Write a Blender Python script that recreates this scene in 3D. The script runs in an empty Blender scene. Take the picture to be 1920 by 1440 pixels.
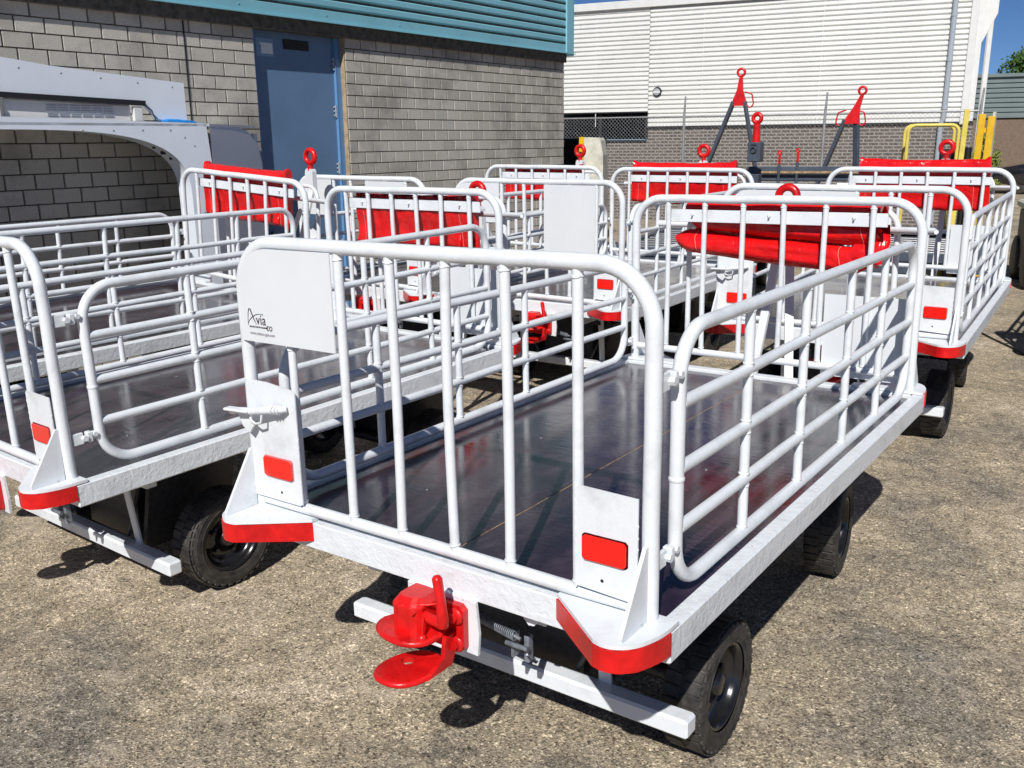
import bpy, math, random
from mathutils import Vector, Matrix, noise
random.seed(7)
R = math.radians
PI = math.pi
sc = bpy.context.scene
C = sc.collection

# ------------------------------------------------------------------ camera, sky, sun, exposure
Z0 = 0.325                                   # deck-local heights start 0.34 m above the ground
cam_data = bpy.data.cameras.new('camera')
cam = bpy.data.objects.new('camera', cam_data)
C.objects.link(cam)
yaw, pitch, roll = 0.6232, 0.2568, -0.0093
fw = Vector((-math.sin(yaw)*math.cos(pitch), math.cos(yaw)*math.cos(pitch), -math.sin(pitch)))
rt = Vector((math.cos(yaw), math.sin(yaw), 0))
up = rt.cross(fw)
rt2 = rt*math.cos(roll) + up*math.sin(roll)
up2 = -rt*math.sin(roll) + up*math.cos(roll)
M = Matrix((rt2, up2, -fw)).transposed().to_4x4()
M.translation = Vector((1.8467, -2.0947, 1.8701 + Z0))
cam.matrix_world = M
cam_data.sensor_width = 36
cam_data.lens = 1737/1920*36
cam_data.clip_start = 0.05
cam_data.clip_end = 2000
sc.camera = cam

SUN_EL = R(42)
sun_h = Vector((0.39, -0.92, 0)).normalized()
world = bpy.data.worlds.new('World')
sc.world = world
world.use_nodes = True
wn = world.node_tree
bg = wn.nodes['Background']
sky = wn.nodes.new('ShaderNodeTexSky')
sky.sky_type = 'NISHITA'
sky.sun_disc = False
sky.sun_elevation = SUN_EL
sky.sun_rotation = math.atan2(sun_h.x, sun_h.y)
sky.altitude = 0
sky.air_density = 0.5
sky.dust_density = 0.0
sky.ozone_density = 10.0
wn.links.new(sky.outputs[0], bg.inputs[0])
bg.inputs[1].default_value = 0.065
sun = bpy.data.lights.new('sun', 'SUN')
sun.energy = 4.95
sun.angle = R(0.53)
sun.color = (1.0, 0.975, 0.94)
so = bpy.data.objects.new('sun', sun)
C.objects.link(so)
sdir = Vector((sun_h.x*math.cos(SUN_EL), sun_h.y*math.cos(SUN_EL), math.sin(SUN_EL)))
so.rotation_euler = sdir.to_track_quat('Z', 'Y').to_euler()
so.location = (4, -8, 12)
sc.view_settings.view_transform = 'Standard'
sc.view_settings.look = 'None'
sc.view_settings.exposure = 0.0
sc.view_settings.gamma = 1.0
sc.view_settings.use_curve_mapping = False
sc.render.engine = 'CYCLES'
sc.cycles.max_bounces = 6
sc.cycles.use_denoising = True

# ------------------------------------------------------------------ materials
def mat(name):
    m = bpy.data.materials.new(name)
    m.use_nodes = True
    nt = m.node_tree
    b = nt.nodes['Principled BSDF']
    return m, nt, b
def N(nt, t, **kw):
    n = nt.nodes.new(t)
    for k, v in kw.items():
        if hasattr(n, k): setattr(n, k, v)
        else: n.inputs[k].default_value = v
    return n
def ramp(nt, stops):
    r = nt.nodes.new('ShaderNodeValToRGB')
    el = r.color_ramp.elements
    while len(el) < len(stops): el.new(0.5)
    for e, (p, c) in zip(el, stops):
        e.position = p
        e.color = (c[0], c[1], c[2], 1) if hasattr(c, '__len__') else (c, c, c, 1)
    return r
def L(nt, a, b): nt.links.new(a, b)
def noise_tex(nt, scale, detail=4, rough=0.55, coord=None, dist=0):
    n = nt.nodes.new('ShaderNodeTexNoise')
    n.inputs['Scale'].default_value = scale
    n.inputs['Detail'].default_value = detail
    n.inputs['Roughness'].default_value = rough
    n.inputs['Distortion'].default_value = dist
    if coord is not None: L(nt, coord, n.inputs['Vector'])
    return n
def objco(nt):
    return nt.nodes.new('ShaderNodeTexCoord').outputs['Object']
def bump(nt, h, strength, distance, normal=None):
    b = nt.nodes.new('ShaderNodeBump')
    b.inputs['Strength'].default_value = strength
    b.inputs['Distance'].default_value = distance
    L(nt, h, b.inputs['Height'])
    if normal is not None: L(nt, normal, b.inputs['Normal'])
    return b.outputs[0]
def simple(name, col, rough=0.5, metal=0.0, var=0.0, vscale=6, bs=0.0, bscale=40, bdist=0.002, coat=0.0, dark=None):
    m, nt, b = mat(name)
    co = objco(nt)
    b.inputs['Roughness'].default_value = rough
    b.inputs['Metallic'].default_value = metal
    b.inputs['Coat Weight'].default_value = coat
    b.inputs['Coat Roughness'].default_value = 0.12
    n = noise_tex(nt, vscale, 5, 0.6, co)
    d = dark if dark else tuple(c*(1-var) for c in col)
    r = ramp(nt, [(0.32, d), (0.62, col)])
    L(nt, n.outputs[0], r.inputs[0])
    L(nt, r.outputs[0], b.inputs['Base Color'])
    if bs > 0:
        n2 = noise_tex(nt, bscale, 3, 0.5, co)
        L(nt, bump(nt, n2.outputs[0], bs, bdist), b.inputs['Normal'])
    return m

MAT = {}
def white_paint(name, lump, lscale):
    m, nt, b = mat(name)
    co = objco(nt)
    n0 = noise_tex(nt, 7, 6, 0.65, co)
    r0 = ramp(nt, [(0.28, (0.58, 0.605, 0.62)), (0.5, (0.72, 0.75, 0.775))])
    L(nt, n0.outputs[0], r0.inputs[0])
    n4 = noise_tex(nt, 45, 4, 0.7, co)                       # sparse grime specks and chips
    r4 = ramp(nt, [(0.27, (0.30, 0.22, 0.15)), (0.30, (1, 1, 1))])
    L(nt, n4.outputs[0], r4.inputs[0])
    mx = N(nt, 'ShaderNodeMix', data_type='RGBA', blend_type='MULTIPLY')
    mx.inputs[0].default_value = 0.6
    L(nt, r0.outputs[0], mx.inputs[6]); L(nt, r4.outputs[0], mx.inputs[7])
    L(nt, mx.outputs[2], b.inputs['Base Color'])
    rr = noise_tex(nt, 20, 3, 0.5, co)
    mr = N(nt, 'ShaderNodeMapRange'); mr.inputs[3].default_value = 0.2; mr.inputs[4].default_value = 0.45
    L(nt, rr.outputs[0], mr.inputs[0]); L(nt, mr.outputs[0], b.inputs['Roughness'])
    n1 = noise_tex(nt, lscale, 4, 0.6, co, 0.6)
    n2 = noise_tex(nt, 260, 2, 0.5, co)
    a = bump(nt, n1.outputs[0], lump, 0.006)
    L(nt, bump(nt, n2.outputs[0], 0.12, 0.0008, a), b.inputs['Normal'])
    return m
MAT['white'] = white_paint('white_paint', 0.22, 38)
MAT['white_lumpy'] = white_paint('white_paint_over_rust', 0.75, 34)
MAT['white_flat'] = simple('white_panel_paint', (0.69, 0.715, 0.735), 0.38, var=0.04, vscale=3, bs=0.25, bscale=9, bdist=0.004)
MAT['red'] = simple('red_gloss_paint', (0.72, 0.008, 0.008), 0.24, var=0.25, vscale=9, bs=0.3, bscale=55, bdist=0.0025, coat=0.4)
m, nt, b = mat('red_gloss_paint'); co = objco(nt)
n0 = noise_tex(nt, 9, 5, 0.6, co); r0 = ramp(nt, [(0.32, (0.42, 0.004, 0.005)), (0.6, (0.70, 0.008, 0.008))]); L(nt, n0.outputs[0], r0.inputs[0])
mp = N(nt, 'ShaderNodeMapping'); mp.inputs['Scale'].default_value = (1, 1, .35); L(nt, co, mp.inputs[0])
n1 = noise_tex(nt, 55, 5, 0.75, mp.outputs[0]); r1 = ramp(nt, [(0.69, 0.0), (0.73, 0.8)]); L(nt, n1.outputs[0], r1.inputs[0])
mx = N(nt, 'ShaderNodeMix', data_type='RGBA'); mx.inputs[7].default_value = (0.60, 0.25, 0.22, 1); L(nt, r1.outputs[0], mx.inputs[0]); L(nt, r0.outputs[0], mx.inputs[6]); L(nt, mx.outputs[2], b.inputs['Base Color'])
n2 = noise_tex(nt, 18, 4, 0.6, co); mr = N(nt, 'ShaderNodeMapRange'); mr.inputs[3].default_value = 0.18; mr.inputs[4].default_value = 0.5; L(nt, n2.outputs[0], mr.inputs[0]); L(nt, mr.outputs[0], b.inputs['Roughness'])
n3 = noise_tex(nt, 48, 4, 0.6, co, .4); L(nt, bump(nt, n3.outputs[0], 0.4, 0.004), b.inputs['Normal'])
MAT['red'] = m
MAT['reflector'] = simple('red_reflector', (0.85, 0.01, 0.005), 0.15, var=0.05, coat=0.8)
MAT['reflector_rim'] = simple('reflector_backing', (0.55, 0.2, 0.2), 0.4, var=0.1)
MAT['steel'] = simple('dull_zinc_steel', (0.30, 0.30, 0.31), 0.35, 0.8, var=0.4, vscale=60)
MAT['greysteel'] = simple('painted_grey_steel', (0.22, 0.24, 0.28), 0.45, 0.2, var=0.5, vscale=30)
MAT['darksteel'] = simple('dark_greased_steel', (0.05, 0.052, 0.06), 0.45, 0.4, var=0.5, vscale=30)
MAT['rim'] = simple('black_rim_paint', (0.012, 0.012, 0.013), 0.22, var=0.3, vscale=20, bs=0.15, coat=0.3)
MAT['anthracite'] = simple('anthracite_paint', (0.07, 0.085, 0.115), 0.4, var=0.3, vscale=8)
MAT['yellow'] = simple('yellow_paint', (0.75, 0.45, 0.015), 0.35, var=0.2, vscale=10)
MAT['yellow_pale'] = simple('pale_yellow_paint', (0.75, 0.6, 0.12), 0.4, var=0.2, vscale=10)
MAT['cream'] = simple('cream_paint', (0.68, 0.66, 0.55), 0.5, var=0.35, vscale=5)
MAT['black'] = simple('black_plastic', (0.012, 0.012, 0.013), 0.5, var=0.3)
MAT['rubber_seal'] = simple('black_rubber_seal', (0.01, 0.012, 0.016), 0.6, var=0.2)
MAT['blue_sheet'] = simple('blue_plastic_sheet', (0.02, 0.28, 0.75), 0.35, var=0.3, vscale=14)
MAT['gelcoat'] = simple('grey_white_gelcoat', (0.72, 0.77, 0.83), 0.32, var=0.05, vscale=2, bs=0.15, bscale=3, bdist=0.01)
MAT['gelcoat_side'] = simple('gelcoat_shade_tint', (0.80, 0.85, 0.92), 0.35, var=0.06, vscale=2)  # gelcoat copy, lighter and bluer: skylight on shaded panels put into its colour
MAT['ink'] = simple('dark_purple_ink', (0.035, 0.008, 0.03), 0.5, var=0.1)
MAT['ink_light'] = simple('grey_ink', (0.28, 0.24, 0.29), 0.5, var=0.1)
MAT['paper'] = simple('paper_notice', (0.75, 0.78, 0.8), 0.7, var=0.12, vscale=20)
MAT['plastic_sleeve'] = simple('clear_plastic_sleeve', (0.22, 0.33, 0.46), 0.2, var=0.1)

# red vinyl
m, nt, b = mat('red_vinyl'); co = objco(nt)
n0 = noise_tex(nt, 5, 4, 0.5, co)
r0 = ramp(nt, [(0.3, (0.55, 0.004, 0.006)), (0.7, (0.78, 0.012, 0.012))]); L(nt, n0.outputs[0], r0.inputs[0])
L(nt, r0.outputs[0], b.inputs['Base Color'])
b.inputs['Roughness'].default_value = 0.22
n1 = noise_tex(nt, 6, 3, 0.5, co, 1.2); n2 = noise_tex(nt, 500, 2, 0.5, co)
n5 = noise_tex(nt, 16, 4, 0.6, co, 2.0); a0 = bump(nt, n5.outputs[0], 0.10, 0.012); a = bump(nt, n1.outputs[0], 0.6, 0.03, a0)
L(nt, bump(nt, n2.outputs[0], 0.08, 0.0006, a), b.inputs['Normal'])
MAT['vinyl'] = m
MAT['vinyl_thread'] = simple('pale_stitching', (0.8, 0.45, 0.42), 0.5, var=0.1)

# tyre rubber
m, nt, b = mat('tyre_rubber'); co = objco(nt)
n0 = noise_tex(nt, 22, 6, 0.7, co)
r0 = ramp(nt, [(0.35, (0.012, 0.012, 0.012)), (0.68, (0.07, 0.062, 0.054))]); L(nt, n0.outputs[0], r0.inputs[0])
L(nt, r0.outputs[0], b.inputs['Base Color']); b.inputs['Roughness'].default_value = 0.62
n1 = noise_tex(nt, 120, 4, 0.6, co); L(nt, bump(nt, n1.outputs[0], 0.35, 0.002), b.inputs['Normal'])
MAT['tyre'] = m

# phenolic plywood deck
m, nt, b = mat('dark_phenolic_plywood'); co = objco(nt)
mp = N(nt, 'ShaderNodeMapping'); mp.inputs['Scale'].default_value = (1, 0.35, 1); L(nt, co, mp.inputs[0])
n0 = noise_tex(nt, 9, 8, 0.7, mp.outputs[0], 0.4)
r0 = ramp(nt, [(0.3, (0.014, 0.008, 0.013)), (0.5, (0.032, 0.019, 0.029)), (0.74, (0.08, 0.056, 0.064))])
L(nt, n0.outputs[0], r0.inputs[0])
n5 = noise_tex(nt, 90, 3, 0.5, co)
r5 = ramp(nt, [(0.74, 0.0), (0.8, 0.55)]); L(nt, n5.outputs[0], r5.inputs[0])
mx = N(nt, 'ShaderNodeMix', data_type='RGBA'); mx.inputs[7].default_value = (0.45, 0.42, 0.40, 1)
L(nt, r5.outputs[0], mx.inputs[0]); L(nt, r0.outputs[0], mx.inputs[6]); L(nt, mx.outputs[2], b.inputs['Base Color'])
n2 = noise_tex(nt, 3.2, 5, 0.65, co, 0.8)
mr = N(nt, 'ShaderNodeMapRange'); mr.inputs[1].default_value = 0.35; mr.inputs[2].default_value = 0.7
mr.inputs[3].default_value = 0.06; mr.inputs[4].default_value = 0.34
L(nt, n2.outputs[0], mr.inputs[0]); L(nt, mr.outputs[0], b.inputs['Roughness'])
b.inputs['Coat Weight'].default_value = 0.45; b.inputs['Coat Roughness'].default_value = 0.05
b.inputs['Specular IOR Level'].default_value = 0.4
mp2 = N(nt, 'ShaderNodeMapping'); mp2.inputs['Scale'].default_value = (1, 3.5, 1); mp2.inputs['Rotation'].default_value = (0, 0, 0.5); L(nt, co, mp2.inputs[0])
n3 = noise_tex(nt, 14, 5, 0.6, mp2.outputs[0], 0.5); L(nt, bump(nt, n3.outputs[0], 0.16, 0.004), b.inputs['Normal'])
nS = noise_tex(nt, 30, 4, 0.7, mp2.outputs[0], 0.2); b0 = bump(nt, n3.outputs[0], 0.12, 0.004)
L(nt, bump(nt, nS.outputs[0], 0.10, 0.002, b0), b.inputs['Coat Normal'])
MAT['deck'] = m
MAT['plyedge'] = simple('raw_plywood_edge', (0.42, 0.28, 0.15), 0.8, var=0.6, vscale=25)

# ground: old exposed-aggregate concrete
m, nt, b = mat('exposed_aggregate_concrete'); co = objco(nt)
nA = noise_tex(nt, 0.9, 7, 0.68, co, 0.5)
rA = ramp(nt, [(0.34, (0.215, 0.192, 0.158)), (0.46, (0.325, 0.275, 0.20)), (0.55, (0.41, 0.335, 0.235)), (0.66, (0.52, 0.435, 0.325))])
L(nt, nA.outputs[0], rA.inputs[0])
nB = noise_tex(nt, 9, 6, 0.75, co)
rB = ramp(nt, [(0.3, 0.6), (0.68, 1.3)]); L(nt, nB.outputs[0], rB.inputs[0])
mxA = N(nt, 'ShaderNodeMix', data_type='RGBA', blend_type='MULTIPLY'); mxA.inputs[0].default_value = 1
L(nt, rA.outputs[0], mxA.inputs[6]); L(nt, rB.outputs[0], mxA.inputs[7])
v = N(nt, 'ShaderNodeTexVoronoi'); v.inputs['Scale'].default_value = 150; L(nt, co, v.inputs['Vector'])
sp = nt.nodes.new('ShaderNodeSeparateColor'); L(nt, v.outputs['Color'], sp.inputs[0])
rV0 = ramp(nt, [(0.0, 0.22), (0.14, 0.62), (0.5, 1.0), (0.85, 1.2), (1.0, 2.1)]); L(nt, sp.outputs[0], rV0.inputs[0])
vF = N(nt, 'ShaderNodeTexVoronoi'); vF.inputs['Scale'].default_value = 75; L(nt, co, vF.inputs['Vector'])
sF = nt.nodes.new('ShaderNodeSeparateColor'); L(nt, vF.outputs['Color'], sF.inputs[0])
rF = ramp(nt, [(0.0, 0.35), (0.06, 0.85), (0.5, 1.0), (0.93, 1.05), (0.97, 1.7)]); L(nt, sF.outputs[1], rF.inputs[0])
rV = N(nt, 'ShaderNodeMix', data_type='RGBA', blend_type='MULTIPLY'); rV.inputs[0].default_value = 1
L(nt, rV0.outputs[0], rV.inputs[6]); L(nt, rF.outputs[0], rV.inputs[7])
mxB = N(nt, 'ShaderNodeMix', data_type='RGBA', blend_type='MULTIPLY'); mxB.inputs[0].default_value = 1
L(nt, mxA.outputs[2], mxB.inputs[6]); L(nt, rV.outputs[2], mxB.inputs[7])
vd = N(nt, 'ShaderNodeTexVoronoi', feature='DISTANCE_TO_EDGE'); vd.inputs['Scale'].default_value = 0.55
nW = noise_tex(nt, 3, 4, 0.6, co); va = N(nt, 'ShaderNodeVectorMath', operation='ADD'); L(nt, co, va.inputs[0]); L(nt, nW.outputs[1], va.inputs[1]); L(nt, va.outputs[0], vd.inputs['Vector'])
rC = ramp(nt, [(0.0, 0.3), (0.007, 1.0)]); L(nt, vd.outputs['Distance'], rC.inputs[0])      # hairline cracks
mxC = N(nt, 'ShaderNodeMix', data_type='RGBA', blend_type='MULTIPLY'); mxC.inputs[0].default_value = 0.55
L(nt, mxB.outputs[2], mxC.inputs[6]); L(nt, rC.outputs[0], mxC.inputs[7])
nP = noise_tex(nt, 2.6, 8, 0.75, co, 1.5)                                     # worn pale laitance patches and dark oily spots
rP = ramp(nt, [(0.56, 0.0), (0.64, 1.0)]); L(nt, nP.outputs[0], rP.inputs[0])
mxP = N(nt, 'ShaderNodeMix', data_type='RGBA', blend_type='MIX'); mxP.inputs[7].default_value = (0.56, 0.47, 0.36, 1)
mP = N(nt, 'ShaderNodeMath', operation='MULTIPLY'); mP.inputs[1].default_value = 0.45; L(nt, rP.outputs[0], mP.inputs[0]); L(nt, mP.outputs[0], mxP.inputs[0])
L(nt, mxC.outputs[2], mxP.inputs[6])
nO = noise_tex(nt, 1.7, 5, 0.6, co, 0.3)
rO = ramp(nt, [(0.27, 0.62), (0.33, 1.0)]); L(nt, nO.outputs[0], rO.inputs[0])
mxO = N(nt, 'ShaderNodeMix', data_type='RGBA', blend_type='MULTIPLY'); mxO.inputs[0].default_value = 1
L(nt, mxP.outputs[2], mxO.inputs[6]); L(nt, rO.outputs[0], mxO.inputs[7])
L(nt, mxO.outputs[2], b.inputs['Base Color'])
b.inputs['Roughness'].default_value = 0.9
b.inputs['Specular IOR Level'].default_value = 0.25
b1 = bump(nt, v.outputs['Distance'], 0.55, 0.006)
L(nt, bump(nt, nB.outputs[0], 0.5, 0.012, b1), b.inputs['Normal'])
MAT['ground'] = m
MAT['pebble'] = simple('pebble_stone', (0.5, 0.44, 0.34), 0.8, var=0.7, vscale=3)

# concrete block
def block_mat(name):
    m, nt, b = mat(name); co = objco(nt)
    geo = nt.nodes.new('ShaderNodeNewGeometry')
    at = N(nt, 'ShaderNodeAttribute', attribute_name='shade')
    r0 = ramp(nt, [(0.0, (0.44, 0.41, 0.35)), (1.0, (0.57, 0.53, 0.46))]); L(nt, at.outputs['Fac'], r0.inputs[0])
    n0 = noise_tex(nt, 110, 5, 0.8, geo.outputs['Position'])
    r1 = ramp(nt, [(0.3, 0.5), (0.5, 1.0), (0.72, 1.4)]); L(nt, n0.outputs[0], r1.inputs[0])
    mx = N(nt, 'ShaderNodeMix', data_type='RGBA', blend_type='MULTIPLY'); mx.inputs[0].default_value = 1
    L(nt, r0.outputs[0], mx.inputs[6]); L(nt, r1.outputs[0], mx.inputs[7])
    n2 = noise_tex(nt, 0.9, 5, 0.7, geo.outputs['Position'])          # damp stains
    r2 = ramp(nt, [(0.34, 0.62), (0.52, 1.0)]); L(nt, n2.outputs[0], r2.inputs[0])
    mx2 = N(nt, 'ShaderNodeMix', data_type='RGBA', blend_type='MULTIPLY'); mx2.inputs[0].default_value = 1
    L(nt, mx.outputs[2], mx2.inputs[6]); L(nt, r2.outputs[0], mx2.inputs[7])
    L(nt, mx2.outputs[2], b.inputs['Base Color']); b.inputs['Roughness'].default_value = 0.92
    L(nt, bump(nt, n0.outputs[0], 0.8, 0.006), b.inputs['Normal'])
    return m
MAT['block'] = block_mat('split_face_block')
MAT['mortar'] = simple('dark_mortar', (0.13, 0.115, 0.09), 0.95, var=0.6, vscale=12, bs=0.5, bscale=90)
MAT['teal'] = simple('teal_coated_steel', (0.22, 0.50, 0.58), 0.38, var=0.1, vscale=2)
MAT['teal_screw'] = simple('screw_cap', (0.16, 0.38, 0.45), 0.4, var=0.2)
MAT['door'] = simple('blue_door_paint', (0.12, 0.21, 0.34), 0.42, var=0.12, vscale=2.5, bs=0.1, bscale=5, bdist=0.006)
MAT['door_frame'] = simple('blue_frame_paint', (0.12, 0.27, 0.5), 0.4, var=0.12)
MAT['reveal'] = simple('pale_render_reveal', (0.42, 0.32, 0.2), 0.85, var=0.4, vscale=12)
MAT['cladding'] = simple('offwhite_coated_steel', (0.80, 0.80, 0.765), 0.4, var=0.06, vscale=1.2)
MAT['trim'] = simple('pale_grey_trim', (0.70, 0.70, 0.68), 0.45, var=0.08)
MAT['pipe'] = simple('grey_pvc_pipe', (0.36, 0.40, 0.45), 0.4, var=0.1)
MAT['green_cladding'] = simple('grey_green_cladding', (0.17, 0.215, 0.215), 0.5, var=0.12, vscale=1)
MAT['brown_brick'] = simple('brown_far_brick', (0.20, 0.145, 0.105), 0.9, var=0.25, vscale=8, bs=0.4, bscale=30, bdist=0.01)
MAT['galv'] = simple('galvanised_wire', (0.48, 0.49, 0.50), 0.45, 0.6, var=0.3)
MAT['glass_dark'] = simple('dark_window_glass', (0.01, 0.011, 0.014), 0.08, var=0.2)
MAT['car_paint'] = simple('black_car_paint', (0.012, 0.013, 0.018), 0.15, var=0.1, coat=1.0)
# far dark brick
m, nt, b = mat('dark_brick_wall'); co = objco(nt)
bt = nt.nodes.new('ShaderNodeTexBrick'); L(nt, co, bt.inputs['Vector'])
bt.inputs['Color1'].default_value = (0.085, 0.068, 0.06, 1); bt.inputs['Color2'].default_value = (0.13, 0.105, 0.09, 1)
bt.inputs['Mortar'].default_value = (0.30, 0.28, 0.25, 1); bt.inputs['Scale'].default_value = 1.0
bt.inputs['Mortar Size'].default_value = 0.013; bt.inputs['Brick Width'].default_value = 0.24; bt.inputs['Row Height'].default_value = 0.083
L(nt, bt.outputs[0], b.inputs['Base Color']); b.inputs['Roughness'].default_value = 0.9
L(nt, bump(nt, bt.outputs['Fac'], -0.6, 0.01), b.inputs['Normal'])
MAT['dark_brick'] = m
# foliage
def leaf_mat(name, c1, c2):
    m, nt, b = mat(name)
    at = N(nt, 'ShaderNodeAttribute', attribute_name='shade')
    r0 = ramp(nt, [(0.0, c1), (1.0, c2)]); L(nt, at.outputs['Fac'], r0.inputs[0]); L(nt, r0.outputs[0], b.inputs['Base Color'])
    b.inputs['Roughness'].default_value = 0.5
    b.inputs['Subsurface Weight'].default_value = 0.0
    return m
MAT['leaf'] = leaf_mat('tree_leaf', (0.02, 0.055, 0.01), (0.09, 0.16, 0.025))
MAT['weed'] = leaf_mat('weed_leaf', (0.08, 0.12, 0.02), (0.28, 0.30, 0.06))
MAT['bark'] = simple('bark', (0.12, 0.09, 0.06), 0.9, var=0.5, vscale=8, bs=0.6)

# ------------------------------------------------------------------ mesh building
class MB:
    def __init__(s): s.v = []; s.f = []; s.sm = []; s.sh = []
    def add(s, vs, fs, smooth=False, shade=0.5):
        o = len(s.v); s.v += [tuple(p) for p in vs]
        for f in fs: s.f.append(tuple(i+o for i in f)); s.sm.append(smooth); s.sh.append(shade)
    def box(s, c, d, rot=None, ch=0.0, shade=0.5):
        hx, hy, hz = d[0]/2, d[1]/2, d[2]/2
        Mx = rot if rot is not None else None
        def T(p):
            p = Vector(p)
            if Mx is not None: p = Mx @ p
            return p + Vector(c)
        if ch <= 0:
            vs = [T((x*hx, y*hy, z*hz)) for x in (-1, 1) for y in (-1, 1) for z in (-1, 1)]
            s.add(vs, [(0,1,3,2),(4,6,7,5),(0,4,5,1),(2,3,7,6),(0,2,6,4),(1,5,7,3)], shade=shade); return
        vs = []; idx = {}
        for x in (-1, 1):
            for y in (-1, 1):
                for z in (-1, 1):
                    for a in range(3):
                        p = [x*(hx-(ch if a != 0 else 0)), y*(hy-(ch if a != 1 else 0)), z*(hz-(ch if a != 2 else 0))]
                        idx[(x, y, z, a)] = len(vs); vs.append(T(p))
        fs = []
        for a in range(3):
            for sg in (-1, 1):
                o = [k for k in range(3) if k != a]; q = []
                for (p1, p2) in ((-1,-1),(1,-1),(1,1),(-1,1)):
                    t = [0,0,0]; t[a] = sg; t[o[0]] = p1; t[o[1]] = p2; q.append(idx[(t[0],t[1],t[2],a)])
                fs.append(tuple(q))
        for a in range(3):
            o = [k for k in range(3) if k != a]
            for p1 in (-1, 1):
                for p2 in (-1, 1):
                    t0 = [0,0,0]; t0[o[0]] = p1; t0[o[1]] = p2
                    t0[a] = -1; A = tuple(t0); t0[a] = 1; B = tuple(t0)
                    fs.append((idx[A+(o[0],)], idx[B+(o[0],)], idx[B+(o[1],)], idx[A+(o[1],)]))
        for x in (-1, 1):
            for y in (-1, 1):
                for z in (-1, 1): fs.append(tuple(idx[(x,y,z,a)] for a in range(3)))
        s.add(vs, fs, shade=shade)
    def tube(s, pts, r, seg=14, closed=False, caps=True, smooth=True):
        pts = [Vector(p) for p in pts]; n = len(pts)
        rr = r if hasattr(r, '__len__') else [r]*n
        tang = []
        for i in range(n):
            a = pts[(i-1) % n] if (closed or i > 0) else pts[0]
            b = pts[(i+1) % n] if (closed or i < n-1) else pts[-1]
            t = b-a
            tang.append(t.normalized() if t.length > 1e-9 else Vector((0,0,1)))
        t0 = tang[0]; u = t0.orthogonal().normalized(); vs = []
        for i in range(n):
            if i > 0:
                ax = tang[i-1].cross(tang[i])
                if ax.length > 1e-8:
                    u = Matrix.Rotation(tang[i-1].angle(tang[i]), 3, ax.normalized()) @ u
            u = (u - tang[i]*u.dot(tang[i])).normalized(); w = tang[i].cross(u)
            for k in range(seg):
                a = 2*PI*k/seg
                vs.append(pts[i] + (u*math.cos(a) + w*math.sin(a))*rr[i])
        fs = []
        m_ = n if closed else n-1
        for i in range(m_):
            j = (i+1) % n
            for k in range(seg):
                k2 = (k+1) % seg
                fs.append((i*seg+k, i*seg+k2, j*seg+k2, j*seg+k))
        s.add(vs, fs, smooth)
        if caps and not closed:
            s.add(vs[:seg], [tuple(range(seg))[::-1]]); s.add(vs[-seg:], [tuple(range(seg))])
    def prism(s, poly, axis, a0, a1, shade=0.5):
        """poly: 2D outline in the other two axes, extruded along axis from a0 to a1"""
        def P(p, a):
            if axis == 'x': return (a, p[0], p[1])
            if axis == 'y': return (p[0], a, p[1])
            return (p[0], p[1], a)
        n = len(poly); vs = [P(p, a0) for p in poly] + [P(p, a1) for p in poly]
        fs = [tuple(range(n))[::-1], tuple(range(n, 2*n))]
        for i in range(n): j = (i+1) % n; fs.append((i, j, n+j, n+i))
        s.add(vs, fs, shade=shade)
    def lathe(s, prof, c, axis='x', seg=32, smooth=True):
        """prof: (along axis, radius)"""
        vs = []
        for (a, r) in prof:
            for k in range(seg):
                t = 2*PI*k/seg; x, y = r*math.cos(t), r*math.sin(t)
                p = {'x': (a, x, y), 'y': (x, a, y), 'z': (x, y, a)}[axis]
                vs.append((c[0]+p[0], c[1]+p[1], c[2]+p[2]))
        fs = []
        for i in range(len(prof)-1):
            for k in range(seg):
                k2 = (k+1) % seg
                fs.append((i*seg+k, i*seg+k2, (i+1)*seg+k2, (i+1)*seg+k))
        s.add(vs, fs, smooth)
    def loft(s, rings, smooth=True, caps=True):
        n = len(rings[0]); vs = [p for r in rings for p in r]; fs = []
        for i in range(len(rings)-1):
            for k in range(n):
                k2 = (k+1) % n
                fs.append((i*n+k, i*n+k2, (i+1)*n+k2, (i+1)*n+k))
        s.add(vs, fs, smooth)
        if caps:
            s.add(rings[0], [tuple(range(n))[::-1]]); s.add(rings[-1], [tuple(range(n))])
    def mesh(s, name, material):
        me = bpy.data.meshes.new(name)
        me.from_pydata(s.v, [], s.f)
        me.polygons.foreach_set('use_smooth', s.sm)
        at = me.attributes.new('shade', 'FLOAT', 'FACE'); at.data.foreach_set('value', s.sh)
        me.materials.append(MAT[material]); me.update()
        return me
def norm_fix(me):
    import bmesh
    bm = bmesh.new(); bm.from_mesh(me); bmesh.ops.recalc_face_normals(bm, faces=bm.faces); bm.to_mesh(me); bm.free()
def obj(name, me, parent=None, loc=None):
    o = bpy.data.objects.new(name, me); C.objects.link(o)
    if parent is not None: o.parent = parent
    if loc is not None: o.location = loc
    return o
def part(name, mb, material, parent=None, fix=True):
    me = mb.mesh(name, material)
    if fix: norm_fix(me)
    return obj(name, me, parent)
def tag(o, label=None, cat=None, group=None, kind=None):
    if label: o['label'] = label
    if cat: o['category'] = cat
    if group: o['group'] = group
    if kind: o['kind'] = kind
    return o
def empty(name, loc=(0,0,0), rot=(0,0,0)):
    o = bpy.data.objects.new(name, None); C.objects.link(o)
    o.location = loc; o.rotation_euler = rot; o.empty_display_size = 0.2
    return o
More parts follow.
